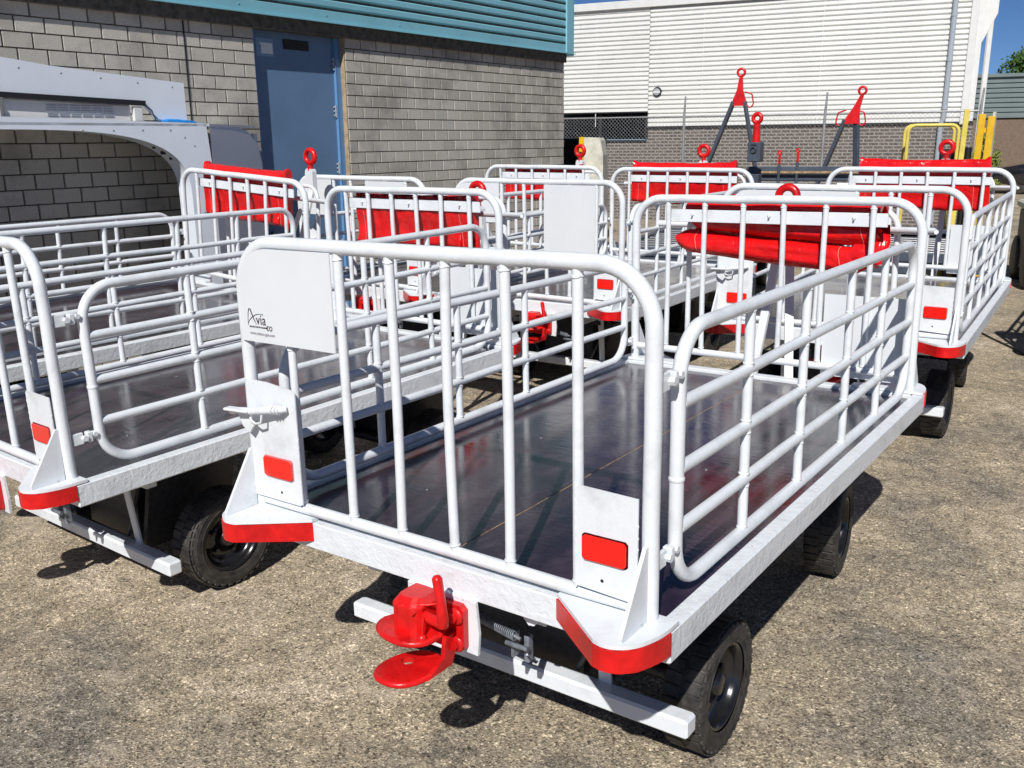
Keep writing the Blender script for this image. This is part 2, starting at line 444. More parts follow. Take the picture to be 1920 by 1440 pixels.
def rounded(pts, rad, n=8, closed=False):
    pts = [Vector(p) for p in pts]; out = []; m_ = len(pts)
    rads = rad if hasattr(rad, '__len__') else [rad]*m_
    for i, p in enumerate(pts):
        if not closed and i in (0, m_-1): out.append(p); continue
        a = (pts[(i-1) % m_]-p).normalized(); b = (pts[(i+1) % m_]-p).normalized()
        ang = a.angle(b); d = rads[i]/math.tan(ang/2)
        cdir = (a+b).normalized(); ctr = p + cdir*(rads[i]/math.sin(ang/2))
        p0, p1 = p+a*d, p+b*d
        v0, v1 = p0-ctr, p1-ctr; ax = v0.cross(v1).normalized(); tot = v0.angle(v1)
        for k in range(n+1): out.append(ctr + Matrix.Rotation(tot*k/n, 3, ax) @ v0)
    return out

# ------------------------------------------------------------------ ground
def heightless_ground():
    g = MB(); S = 400
    g.add([(-S,-S,0),(S,-S,0),(S,S,0),(-S,S,0)], [(0,1,2,3)])
    return g
tag(part('ground', heightless_ground(), 'ground'), kind='structure')
rp = random.Random(3); g = MB()
for i in range(900):
    x = rp.uniform(-6, 4); y = rp.uniform(-1.6, 6); r = rp.uniform(0.0015, 0.0045)
    a = rp.uniform(0, 6.28); vs = [(x+r*math.cos(a+k*PI/2)*rp.uniform(.7,1.2), y+r*math.sin(a+k*PI/2)*rp.uniform(.7,1.2), 0.0) for k in range(4)]
    g.add(vs+[(x, y, r*1.1)], [(0,1,4),(1,2,4),(2,3,4),(3,0,4)])
tag(part('gravel_grit', g, 'pebble'), 'loose pale grit scattered over the yard', kind='stuff')

# ------------------------------------------------------------------ baggage carts
CM = {}
def cp(name, key, fn, material, parent, loc=None):
    if key not in CM:
        b = MB(); fn(b); me = b.mesh(name, material); norm_fix(me); CM[key] = me
    return obj(name, CM[key], parent, loc)
W2, LEN, TOP, FR = 0.81, 2.93, 1.55, 0.024
def weld(b, p, axis, r):
    """small lumpy bead where two tubes meet"""
    n = 12; k = 0.006
    path = []
    for i in range(n):
        a = 2*PI*i/n; q = [0,0,0]; o = [j for j in range(3) if j != axis]
        q[o[0]] = (r-0.0005)*math.cos(a); q[o[1]] = (r-0.0005)*math.sin(a); q[axis] = random.uniform(-.003,.003)
        path.append((p[0]+q[0], p[1]+q[1], p[2]+q[2]))
    b.tube(path, [k*random.uniform(.75,1.2)*0.6 for _ in range(n)], 6, closed=True)
def bar_v(x, y, z0, z1, r, bend=0.0):
    def f(b):
        pts = []
        for i in range(7):
            t = i/6; w = math.sin(PI*t)*bend
            pts.append((x+w, y+w*0.5, z0+(z1-z0)*t))
        b.tube(pts, r, 14)
        weld(b, (x, y, z0+0.022), 2, r); weld(b, (x, y, z1-0.026), 2, r)
    return f
def arch_frame(y):
    def f(b):
        p = rounded([(-W2, y, 0.567), (-W2, y, TOP), (W2, y, TOP), (W2, y, 0.567)], 0.165, 10)
        q = []
        for i, a in enumerate(p):                         # slightly uneven hand-bent tube
            q.append(Vector(a))
            if i < len(p)-1 and (Vector(p[i+1])-Vector(a)).length > 0.4:
                for k in range(1, 6):
                    m_ = Vector(a).lerp(Vector(p[i+1]), k/6); q.append(m_ + Vector((random.uniform(-.0015,.0015), random.uniform(-.002,.002), random.uniform(-.0025,.0025))))
        b.tube(q, FR, 20)
        for sx in (-1, 1): weld(b, (sx*W2, y, 0.572), 2, FR+0.002)
    return f
def side_frame(x, y0, y1, z0, z1, rad):
    def f(b):
        b.tube(rounded([(x, y0, z0), (x, y1, z0), (x, y1, z1), (x, y0, z1)], rad, 9, closed=True), 0.021, 16, closed=True)
        b.lathe([(-.008, .021), (-.004, .0235), (.004, .0235), (.008, .021)], (x, y0, (z0+z1)/2-0.04), 'z', 16)
    return f
def plate_poly(x0, x1, z0, z1, rtl=0.0, rtr=0.0):
    pts = [(x0, z0), (x1, z0)]
    if rtr: pts += [(x1-rtr+rtr*math.cos(a), z1-rtr+rtr*math.sin(a)) for a in [PI/2*k/6 for k in range(7)]]
    else: pts.append((x1, z1))
    if rtl: pts += [(x0+rtl-rtl*math.sin(a), z1-rtl+rtl*math.cos(a)) for a in [PI/2*k/6 for k in range(7)]]
    else: pts.append((x0, z1))
    return pts
def bolt(b, c, axis, r=0.011, l=0.012):
    prof = [(0, 0.0001), (0, r), (l, r), (l, 0.0001)]
    if axis.startswith('-'): prof = [(-a, q) for a, q in prof]; axis = axis[1:]
    b.lathe(prof, c, axis, 6, smooth=False)
BUMP = [(.885,.03),(.885,-.02),(.880,-.062),(.868,-.105),(.850,-.145),(.822,-.175),(.785,-.192),(.745,-.188),(.71,-.165),(.52,-.0205),(.52,.03)]
def _smooth(P, n=5):
    out = [P[0], P[1]]
    for i in range(1, len(P)-3):
        a, b_, c_, d = P[i-1], P[i], P[i+1], P[i+2]
        if i == 1: a = P[1]
        if i+2 >= len(P)-1: d = P[i+1]
        for k in range(1, n+1):
            t = k/n; out.append(tuple(.5*((2*b_[j])+(-a[j]+c_[j])*t+(2*a[j]-5*b_[j]+4*c_[j]-d[j])*t*t+(-a[j]+3*b_[j]-3*c_[j]+d[j])*t**3) for j in (0,1)))
    return out+[P[-2], P[-1]]
BUMP = _smooth(BUMP)
def bumper_plate(sx, sy):
    def f(b):
        P = [(sx*x, y if sy < 0 else LEN-y) for x, y in BUMP]
        b.prism(P, 'z', 0.5675, 0.5795)
    return f
def bumper_band(sx, sy):
    def f(b):
        P = [(sx*x, y if sy < 0 else LEN-y) for x, y in BUMP[1:-1]]
        c = Vector((sx*.72, .05 if sy < 0 else LEN-.05)); 
        o = [Vector(p)+(Vector(p)-c).normalized()*0.004 for p in P]; i_ = [Vector(p)-(Vector(p)-c).normalized()*0.006 for p in P]
        n = len(o); vs = []
        for k in range(n):
            jag = random.uniform(-.0015,.0015)
            zb_ = .500+random.uniform(-.001,.001)+(.0 if 0 < k < n-1 else -.004); vs += [(o[k].x, o[k].y, zb_), (o[k].x, o[k].y, .5655+jag), (i_[k].x, i_[k].y, .5655+jag), (i_[k].x, i_[k].y, zb_)]
        fs = []
        for k in range(n-1):
            for e in range(4): fs.append((k*4+e, k*4+(e+1)%4, (k+1)*4+(e+1)%4, (k+1)*4+e))
        fs += [(0,1,2,3), tuple((n-1)*4+e for e in range(4))]
        b.add(vs, fs, smooth=False)
    return f
def gusset(sx, sy):
    def f(b):
        P = [(-.024,.80),(-.028,.5805),(-.165,.5805),(-.168,.592),(-.036,.80)]
        if sy > 0: P = [(LEN-a, z) for a, z in P]
        b.prism(P, 'x', sx*W2-.006, sx*W2+.006)
    return f
def chassis(b):
    for sx in (-1, 1):
        b.box((sx*.857, LEN/2, .515), (.056, LEN+.04, .100), ch=.006)
    for y in (.015, LEN-.015):
        b.box((0, y, .515), (1.654, .070, .0995), ch=.004)
def subframe(b):
    for x in (-.36, .36): b.box((x, 1.46, .415), (.06, 2.7, .09), ch=.004)
    for y in (.35, .9, 1.46, 2.02, 2.6): b.box((0, y, .44), (1.62, .05, .045))
def underbody(b):
    b.box((0, .74, .335), (.8, .62, .04)); b.lathe([(-.03,.001),(-.03,.3),(.035,.3),(.035,.001)], (0,.74,.34), 'z', 24)
def bracket_box(x, y, k):
    if k == 0: return lambda b: b.box((0, .74, .12), (.5, .34, .40))
    if k == 1: return lambda b: b.box((0, 2.60, .13), (.5, .12, .46))
    return lambda b: b.box((x, y, .12), (.03, .5, .42), Matrix.Rotation(.3 if x > 0 else -.3, 3, 'Y'))
def axle(y):
    def f(b): b.tube([(-.58, y, -.10), (.58, y, -.10)], .032, 12)
    return f
def step_bar(b):
    b.box((-.03, .45, -.045), (1.55, .075, .07), ch=.009)
def bar_hanger(x):
    def f(b):
        b.box((x, .452, .22), (.05, .01, .47), Matrix.Rotation(.10, 3, 'X'))
    return f
def cross_brace(x):
    return lambda b: b.tube([(x, .50, .36), (x*.6, .50, -.01)], .012, 8)
WR, WX = .248, .655
def tyre(b):
    w = .078; R_ = WR
    prof = [(-w+.005,.165),(-w-.002,.190),(-w,.225),(-w+.012,R_-.008),(-w+.03,R_-.0015),(0,R_),(w-.03,R_-.0015),(w-.012,R_-.008),(w,.225),(w+.002,.190),(w-.005,.165)]
    b.lathe(prof, (0,0,0), 'x', 48)
    n = 34
    for k in range(n):
        a = 2*PI*k/n
        for side in (-1, 1):
            aa = a + (PI/n if side > 0 else 0)
            rot = Matrix.Rotation(-aa, 3, 'X')
            c = rot @ Vector((side*.036, 0, R_+.001)); b.box(tuple(c), (.066, 2*PI*R_/n*.84, .0045), rot, ch=.0015)
            c = rot @ Vector((side*.069, 0, R_-.015)); b.box(tuple(c), (.010, 2*PI*R_/n*.55, .018), rot @ Matrix.Rotation(side*.6, 3, 'Y'), ch=.002)
    for rr in (.182, .212):
        b.lathe([(.0785,rr-.002),(.0815,rr),(.0785,rr+.002)], (0,0,0), 'x', 48)
def rim(b):
    b.lathe([(.062,.166),(.070,.162),(.066,.152),(.04,.146),(.018,.140),(.004,.10),(.006,.062),(.012,.06),(.03,.045),(.05,.042),(.055,.03),(.055,.0005)], (0,0,0), 'x', 40)
    b.lathe([(-.07,.16),(-.03,.14),(-.02,.05),(-.03,.001)], (0,0,0), 'x', 24)
def nuts(b):
    for k in range(5):
        a = 2*PI*k/5+.3; bolt(b, (.008, .083*math.cos(a), .083*math.sin(a)), 'x', .012, .02)
    b.tube([(.02,.125,.02),(.05,.13,.02)], .004, 6)

def coupler(root):
    # backing plate welded under the frame
    def back(b):
        b.prism([(-.06,.295),(.225,.285),(.232,.36),(.222,.47),(-.06,.47)], 'y', -.032, -.021)
        for k in range(14): b.box((-.05+k*.02, -.027, .468+random.uniform(-.004,.004)), (.016,.016,.012), Matrix.Rotation(random.uniform(-.5,.5),3,'Y'), ch=.003)
    cp('coupler_backing_plate', 'cback', back, 'white', root)
    def jaw(b):
        # flange
        P = [(-.03,.30),(.175,.296),(.19,.31),(.192,.44),(.176,.456),(-.03,.456)]
        b.prism(P, 'y', -.058, -.034)
        for (x, z) in ((.165,.42),(.165,.325),(.0,.42),(.0,.325)):
            b.lathe([(0,.001),(0,.026),(-.006,.03),(-.012,.024),(-.014,.001)][::1], (x,-.058,z), 'y', 14); bolt(b, (x,-.070,z), '-y', .016, .014)
        # upper jaw: flared lip
        n = 20; lip = []
        for k in range(n+1):
            a = PI*k/n; lip.append((.035-(.125 if math.cos(a) > 0 else .088)*math.cos(a), -.115-.085*math.sin(a)**.8))
        lip = [(-.06,-.05)] + lip + [(.13,-.05)]
        b.prism(lip, 'z', .350, .368)
        b.tube([(p[0], p[1], .357) for p in lip], .0115, 10)
        # housing
        H = [(-.018,-.05),(-.020,-.10),(-.018,-.145),(-.006,-.160),(.012,-.166),(.060,-.160),(.078,-.150),(.088,-.135),(.092,-.05)]
        b.prism(H, 'z', .362, .455)
        Hc = [(.035+(x-.035)*1.05, -.11+(y+.11)*1.05) for x, y in H]; b.prism(Hc, 'z', .452, .460)
        Ht = [(.035+(x-.035)*.8, -.10+(y+.10)*.8) for x, y in H]; b.loft([[(x,y,.460) for x,y in Hc], [(x,y+.012,.484) for x,y in Ht]], smooth=False)
        b.tube([(-.02,-.10,.365),(-.02,-.10,.452)], .008, 8); b.tube([(.003,-.163,.365),(.003,-.163,.452)], .006, 8)
        # side web joining jaws
        b.prism([(-.045,.36),(-.11,.36),(-.06,.41),(-.045,.41)], 'x', .125, .14)
    cp('coupler_jaw', 'cjaw', jaw, 'red', root)
    def lower(b):
        n = 40; R1 = .125; c = (.066,-.176); out = []; hole = []
        for k in range(n):
            a = 2*PI*k/n + PI/n; s_ = 1.0
            cs, sn = math.cos(a), math.sin(a); cs, sn = math.copysign(abs(cs)**.8, cs), math.copysign(abs(sn)**.8, sn); x = c[0]+.080*cs*(1-.15*max(0, sn))+.012*sn; y = c[1]+(.104 if sn < 0 else .10)*sn
            out.append((x, y)); hole.append((.040+.022*math.cos(a), -.158+.022*math.sin(a)))
        vs = []
        for z in (.252,.272):
            vs += [(x,y,z) for x,y in out] + [(x,y,z) for x,y in hole]
        fs = []
        for k in range(n):
            j = (k+1) % n
            fs += [(k,j,n+j,n+k), (2*n+k,3*n+k,3*n+j,2*n+j), (k,2*n+k,2*n+j,j), (n+k,n+j,3*n+j,3*n+k)]
        b.add(vs, fs)
        b.tube([(x,y,.262) for x,y in out], .0105, 8, closed=True)
        for k, l_ in enumerate((.014,.006,.016,.008,.015)): b.box((.045+k*.012, -.262+.003*(k%2), .2735), (.003,l_,.002), Matrix.Rotation(.25*(k%3-1), 3, 'Z'))
        b.prism([(-.20,.258),(-.08,.258),(-.06,.30),(-.06,.365),(-.105,.362),(-.115,.30)], 'x', .142, .158)
    cp('coupler_lower_jaw', 'clow', lower, 'red', root)
    def lever(b):
        b.tube([(.095,-.125,.43),(.125,-.135,.432),(.178,-.14,.43)], .017, 12)
        b.tube([(.178,-.14,.425),(.180,-.142,.45),(.168,-.137,.52),(.155,-.132,.575)], [.017,.018,.0155,.0165], 14)
        b.lathe([(-.012,.001),(-.008,.012),(0,.0165),(.0,.0165)], (.155,-.132,.575), 'z', 14); b.lathe([(0,.0165),(.008,.012),(.013,.001)], (.155,-.132,.575), 'z', 14)
        b.lathe([(-.014,.001),(-.01,.012),(0,.015),(.01,.012),(.014,.001)], (.105,-.158,.37), 'z', 12); b.tube([(.107,-.15,.44),(.106,-.158,.38)], .004, 8)
        b.tube([(.03,-.160,.462),(.06,-.145,.466),(.10,-.12,.466),(.14,-.07,.466)], .004, 8); bolt(b, (.072,-.152,.448), '-y', .009, .014)
    cp('coupler_lever', 'clev', lever, 'red', root)
    def spring(b):
        pts = []; n = 22
        for i in range(n*10+1):
            t = i/(n*10); a = 2*PI*n*t
            pts.append((.06+.16*t, .18+.016*math.cos(a), .285-.03*t+.016*math.sin(a)))
        b.tube(pts, .0028, 5)
        b.tube([(.03,.18,.29),(.24,.18,.25)], .007, 6)
    cp('brake_spring', 'spr', spring, 'greysteel', root)
    def clevis(b):
        b.box((.245,.22,.20), (.02,.03,.10), ch=.003); b.box((.19,.22,.20), (.012,.04,.09), ch=.002); b.tube([(.18,.18,.22),(.27,.18,.22)], .009, 8); b.tube([(.26,.19,.19),(.28,.16,.215)], .004, 6)
    cp('spring_clevis', 'clv', clevis, 'greysteel', root)
    def lug(b):
        b.prism([(.33,.466),(.44,.466),(.40,.415),(.38,.412)], 'y', .03, .042)
    cp('towing_lug', 'lug', lug, 'white', root)

def side_gate(root, x, ztop, rails, key):
    g_ = cp('side_gate', 'sg'+key, side_frame(x, .15, 2.79, .60, ztop, .145), 'white', root)
    for i, z in enumerate(rails):
        def f(b, z=z):
            b.tube([(x, .165, z)] + [(x+random.uniform(-.002,.002), .165+2.61*k/6, z+random.uniform(-.004,.004)) for k in range(1,6)] + [(x, 2.775, z)], .0185, 14)
        cp('rail', 'sr%s%d' % (key, i), f, 'white', g_)
    zs = [.60] + sorted(rails) + [ztop]
    for i, y in enumerate((.655, 1.19, 1.74, 2.25)):
        def f(b, y=y):
            pts = []
            for z0, z1 in zip(zs, zs[1:]):
                o = random.uniform(-.003,.003); b.tube([(x, y+o, z0+.004), (x, y+o+random.uniform(-.002,.002), z1-.004)], .0165, 12)
                weld(b, (x, y+o, z0+.0195), 2, .0162); weld(b, (x, y+o, z1-.0195), 2, .0162)
        cp('bar', 'sb%s%d' % (key, i), f, 'white', g_)
    for i, z in enumerate((.735, ztop-.12)):
        def f(b, z=z):
            s_ = 1 if x > 0 else -1; n0_ = len(b.v)
            b.box((x+s_*.006, .05, z), (.012, .045, .05), ch=.002); b.box((x+s_*.006, .098, z), (.03, .022, .045), ch=.003); b.box((x+s_*.006,.125,z), (.012,.03,.03), ch=.002)
            bolt(b, (x+s_*.012, .075, z), 'x' if s_ > 0 else '-x', .013, .016); bolt(b, (x-s_*.004, .12, z+.008), 'x', .011, .03)
            if x < 0: b.v[n0_:] = [(p[0], LEN-p[1]+.02, p[2]-.05) for p in b.v[n0_:]]
        cp('hinge', 'hg%s%d' % (key, i), f, 'white', g_)
    return g_

def latch(root):
    def f(b):
        b.tube([(-.585,-.040,.982),(-.60,-.052,.980),(-.66,-.062,.972),(-.735,-.078,.962)], [.011,.013,.0135,.014], 12)
        for k in range(3): b.lathe([(-.004,.014),(0,.019),(.004,.014)], (-.605-.014*k, -.054-.003*k, .979-.001*k), 'x', 12)
        b.box((-.79,-.088,.962), (.11,.035,.010), Matrix.Rotation(.15, 3, 'Z'), ch=.003)
        b.tube([(-.74,-.075,.962),(-.80,-.075,.955),(-.835,-.085,.95)], .012, 10)
        b.prism([(-.83,.955),(-.76,.955),(-.745,.90),(-.765,.875),(-.80,.895)], 'y', -.064, -.056)
        b.tube([(-.75,-.07,.955),(-.745,-.07,.925),(-.72,-.07,.915),(-.69,-.07,.925),(-.685,-.066,.965)], .0045, 8)
    cp('latch_handle', 'latch', f, 'white', root)
def reflector(root, x0, x1, z0, z1, key):
    def bf(b): b.prism([(x0-.003,z0+.004),(x0+.004,z0-.003),(x1-.004,z0-.003),(x1+.003,z0+.004),(x1+.003,z1-.004),(x1-.004,z1+.003),(x0+.004,z1+.003),(x0-.003,z1-.004)], 'y', -.0315, -.0285)
    def rf(b):
        k = .008; b.prism([(x0,z0+k),(x0+k,z0),(x1-k,z0),(x1,z0+k),(x1,z1-k),(x1-k,z1),(x0+k,z1),(x0,z1-k)], 'y', -.038, -.0325)
    o = cp('reflector', 'rf'+key, rf, 'reflector', root)
    cp('reflector_backing', 'rb'+key, bf, 'reflector_rim', o)
def lettering(pl):
    def txt(s, size, x, z, m_, bold=0.0, sx=1.0):
        cu = bpy.data.curves.new('lettering', 'FONT'); cu.body = s; cu.size = size; cu.extrude = .0003; cu.offset = bold
        cu.materials.append(MAT[m_])
        tmp = bpy.data.objects.new('tmp', cu); C.objects.link(tmp); bpy.context.view_layer.update()
        me = bpy.data.meshes.new_from_object(tmp.evaluated_get(bpy.context.evaluated_depsgraph_get()))
        bpy.data.objects.remove(tmp); o = bpy.data.objects.new('lettering', me); C.objects.link(o); o.parent = pl
        o.location = (x, -.0294, z); o.rotation_euler = (PI/2, 0, 0); o.scale = (sx, 1, 1)
    txt('via', .052, -.7195, 1.2685, 'ink', 0, .92)
    txt('co', .038, -.668, 1.250, 'ink', 0, .85)
    txt('GROUND SUPPORT EQUIPMENT', .0075, -.757, 1.256, 'ink', .0001, .9)
    txt('www.aviaco-gse.com', .0155, -.757, 1.231, 'ink_light', .0001, 1.0)
    b = MB()
    A1 = [(-.7625,1.262),(-.7615,1.285),(-.7575,1.310),(-.752,1.322),(-.7455,1.319),(-.737,1.300),(-.728,1.283),(-.719,1.2685)]
    b.tube([(x,-.0296,z) for x,z in A1], [.0006,.0009,.0013,.0016,.0022,.0021,.0017,.0008], 6)
    A2 = [(-.7625,1.268),(-.752,1.282),(-.738,1.293),(-.72,1.302),(-.70,1.306),(-.684,1.305)]
    b.tube([(x,-.0296,z) for x,z in A2], [.0006,.0011,.0013,.0011,.0008,.0005], 6)
    b.prism([(-.686,1.3035),(-.678,1.3045),(-.686,1.3075)], 'y', -.0300, -.0294)
    part('lettering', b, 'ink', pl)

def wheel(root, x, y, zl, steer=0.0):
    w = cp('wheel', 'rim', rim, 'rim', root, (x, y, zl))
    w.rotation_euler = (random.uniform(0, 6), 0, steer if x > 0 else PI+steer)
    cp('tyre', 'tyre', tyre, 'tyre', w); nt_ = cp('wheel_nuts', 'nuts', nuts, 'rim', w); nt_['kind'] = 'stuff'
    return w

def cart(pose, label, eye, plates=(), full=True, panel=True, wy=(.79, 2.48)):
    X, Y, t, pi, ro, z = pose
    root = empty('baggage_cart', (X, Y, z+Z0))
    ex = Vector((math.cos(t), math.sin(t), ro)).normalized(); ey = Vector((-math.sin(t), math.cos(t), pi)); ey = (ey-ex*ey.dot(ex)).normalized(); ez = ex.cross(ey)
    root.rotation_euler = Matrix((ex, ey, ez)).transposed().to_euler()
    tag(root, label, 'baggage cart', 'white baggage carts parked in the yard')
    cp('chassis_frame', 'chas', chassis, 'white_lumpy', root)
    cp('subframe', 'subf', subframe, 'white_flat', root)
    cp('turntable', 'undr', underbody, 'darksteel', root)
    for k, (x, y) in enumerate(((0,0),(0,0),(-.4,.78),(.4,.78),(-.4,2.5),(.4,2.5))): cp('axle_bracket', 'abr%d' % k, bracket_box(x, y, k), 'darksteel', root)
    def dk(x0, x1):
        return lambda b: b.box(((x0+x1)/2, LEN/2, .538), (x1-x0, LEN-.104, .018))
    cp('deck_board', 'dkl', dk(-.827, .021), 'deck', root); cp('deck_board', 'dkr', dk(.0275, .827), 'deck', root)
    cp('deck_seam', 'dks', lambda b: b.box((.02425, LEN/2, .5368), (.0062, LEN-.11, .018)), 'plyedge', root)
    def dscrew(b):
        for x in (-.4, .42):
            for y in (.5, 1.3, 2.1): b.lathe([(.0,.010),(.002,.009),(.0012,.001)], (x+.03*math.sin(y*9), y, .5472), 'z', 10)
    cp('deck_screws', 'dksc', dscrew, 'steel', root)
    for sx in (-1, 1):
        for sy in (-1, 1):
            o = cp('corner_bumper', 'bp%d%d' % (sx, sy), bumper_plate(sx, sy), 'white', root)
            cp('red_band', 'bb%d%d' % (sx, sy), bumper_band(sx, sy), 'red', o)
            cp('gusset', 'gu%d%d' % (sx, sy), gusset(sx, sy), 'white', root)
    # front gate
    fg = cp('front_gate', 'fg', arch_frame(0.0), 'white', root)
    cp('bottom_rail', 'fgb', lambda b: b.tube([(-.79,0,.603)] + [(-.79+1.58*k/6, random.uniform(-.003,.003), .603+random.uniform(-.002,.002)) for k in range(1,6)] + [(.79,0,.603)], .020, 16), 'white', fg)
    for i, x in enumerate((-.325, -.103, .122, .338, .580)):
        cp('bar', 'fb%d' % i, bar_v(x, 0, .610, 1.538, .0162, (0,.004,-.005,.003,0)[i]), 'white', fg)
    cp('bar', 'fbs', bar_v(-.578, .0, .610, 1.215 if 'logo' in plates else 1.538, .0145), 'white', fg) if 'logo' in plates else cp('bar', 'fbs2', bar_v(-.578, .0, .610, 1.538, .0145), 'white', fg)
    if 'logo' in plates or 'plain' in plates:
        pl = cp('name_plate', 'lplate', lambda b: b.prism(plate_poly(-.80, -.335, 1.205, 1.533, .15), 'y', -.0285, -.0235), 'white_flat', root)
        if 'logo' in plates: lettering(pl)
    if 'wide' in plates: cp('name_plate', 'wplate', lambda b: b.prism(plate_poly(-.74, .12, 1.19, 1.528, .12), 'y', -.0285, -.0235), 'white_flat', root)
    if 'big' in plates:
        def bigp(b):
            b.prism(plate_poly(.105, .582, .99, 1.528), 'y', -.0235, -.0185)
            for (x, z) in ((.18,1.47),(.34,1.49),(.47,1.48),(.17,1.1),(.5,1.12),(.33,1.05)): b.lathe([(0,.005),(-.002,.004),(-.0025,.0005)], (x,-.0235,z), 'y', 8)
        cp('name_plate', 'bplate', bigp, 'white_flat', root)
    cp('latch_plate', 'laplate', lambda b: b.prism([(-.808,.622),(-.565,.622),(-.552,.635),(-.552,1.035),(-.565,1.048),(-.70,1.062),(-.80,1.062)], 'y', -.0285, -.0235), 'white', root)
    cp('lamp_plate', 'riplate', lambda b: b.prism([(.588,.632),(.785,.622),(.785,.93),(.60,.935),(.588,.925)], 'y', -.0285, -.0235), 'white', root)
    def bead(b):
        rr = random.Random(4)
        for (xa, za, xb_, zb_, n) in ((-.5545,.64,-.5545,1.03,16),(.590,.64,.590,.925,12),(.783,.64,.783,.925,10)):
            for k in range(n):
                t = (k+rr.uniform(-.3,.3))/n
                if rr.random() < .8: b.box((xa+(xb_-xa)*t+rr.uniform(-.0008,.0008), -.0275, za+(zb_-za)*t), (.005*rr.uniform(.7,1.2), .004, .020), Matrix.Rotation(rr.uniform(-.5,.5), 3, 'Y'), ch=.0025)
    bd = cp('weld_beads', 'wbd', bead, 'white', root); bd['kind'] = 'stuff'
    def holes(b):
        for x, z in ((-.66,.655),(.675,.665)): b.lathe([(-.0003,.0001),(-.0003,.0055)], (x,-.0287,z), 'y', 8)
    cp('plate_hole', 'plh', holes, 'black', root)
    reflector(root, -.737, -.590, .712, .785, 'l'); reflector(root, .614, .754, .722, .796, 'r')
    latch(root)
    # rear gate
    rg = cp('rear_gate', 'rg', arch_frame(LEN), 'white', root)
    cp('bottom_rail', 'rgb', lambda b: b.tube([(-.79,LEN,.655),(.79,LEN,.655)], .020, 14), 'white', rg)
    for i, x in enumerate((-.60, -.37, -.14, .09, .32, .565)):
        cp('bar', 'rb%d' % i, bar_v(x, LEN, .66, 1.538, .0150, (.003,-.002,0,.004,-.003,0)[i]), 'white', rg)
    def cbar(b):
        b.box((0, LEN+.034, 1.452), (1.26, .010, .072), ch=.002)
        for x in (-.46, .0, .46): b.lathe([(0,.012),(-.004,.010),(-.005,.001)], (x, LEN+.028, 1.462), 'y', 10); b.tube([(x, LEN+.026, 1.462),(x+.004, LEN+.008, 1.456)], .005, 6)
    cp('cover_rail', 'cbar', cbar, 'white', root)
    if panel: cp('rear_panel', 'rpan', lambda b: (b.prism([(.335,.60),(.785,.60),(.785,1.052),(.335,1.052)], 'y', LEN+.0235, LEN+.0285), b.box((.34, LEN+.035, .83), (.012,.02,.44))), 'white_flat', root)
    # hoop and crossbars that hold the folded drawbar
    def hoop(b):
        b.tube(rounded([(-.60,LEN+.30,.52),(-.60,LEN+.30,1.49),(.62,LEN+.30,1.49),(.62,LEN+.30,.52)], .11, 7), .0165, 12)
    hp = cp('rear_hoop', 'hoop', hoop, 'white', root)
    def xb(z): return lambda b: b.tube([(-.78,LEN+.245,z),(.815,LEN+.245,z),(.83,LEN+.215,z)], [.019,.019,.012], 12)
    cp('crossbar', 'xb1', xb(1.385), 'white', hp)
    cp('rear_bracket', 'rbr', lambda b: [b.box((x, LEN+.17, .50), (.05, .30, .05), ch=.004) for x in (-.60, .62)], 'white', root)
    # drawbar folded upright
    exx, ezz = eye
    db = MB(); top = Vector((exx, 3.58, ezz-.105)); dirv = (top-Vector((exx*.4, 3.20, .30))).normalized()
    for s_ in (-1, 1):
        a = Vector((exx*.4+s_*.13, 3.20, .30)); e = top + Vector((s_*.028, 0, -.14)); m_ = (a+e)/2; d = e-a
        q = d.to_track_quat('Z', 'Y').to_matrix(); db.box(tuple(m_), (.052, .03, d.length), q, ch=.003)
    db.loft([[(top.x-.058*k[0]*w, top.y-.025*k[1], top.z+h) for k in ((-1,-1),(1,-1),(1,1),(-1,1))] for h, w in ((-.22,1.0),(-.02,.8),(.0,.55))], smooth=False)
    dbo = part('drawbar', db, 'white_flat', root)
    er = MB(); cz = ezz
    er.tube([(exx+.057*math.cos(2*PI*k/20), 3.58, cz+.057*math.sin(2*PI*k/20)) for k in range(20)], .024, 10, closed=True)
    er.tube([(exx, 3.58, cz-.12), (exx, 3.58, cz-.09), (exx, 3.58, cz-.06)], [.028,.024,.022], 12)
    part('towing_eye', er, 'red', dbo)
    side_gate(root, W2, 1.36, (.785, .965, 1.155), 'r')
    side_gate(root, -W2, 1.165, (.79, .965), 'l')
    # running gear
    zat = lambda x, y: (WR + .006) - (z + Z0) - x*ro - y*pi
    for k, y in enumerate(wy):
        cp('axle', 'ax%.2f' % y, axle(y), 'darksteel', root)
        for x in (-1, 1):
            x *= (WX if k == 0 else .575); wheel(root, x, y, zat(x, y), 0 if k == 0 else .10)
    cp('step_bar', 'stb', step_bar, 'white', root)
    for i, x in enumerate((-.42, .40)): cp('bar_hanger', 'bh%d' % i, bar_hanger(x), 'white_flat', root)
    [cp('brace', 'crb%.1f' % x, cross_brace(x), 'darksteel', root) for x in (-.45, .45)]
    coupler(root)
    return root

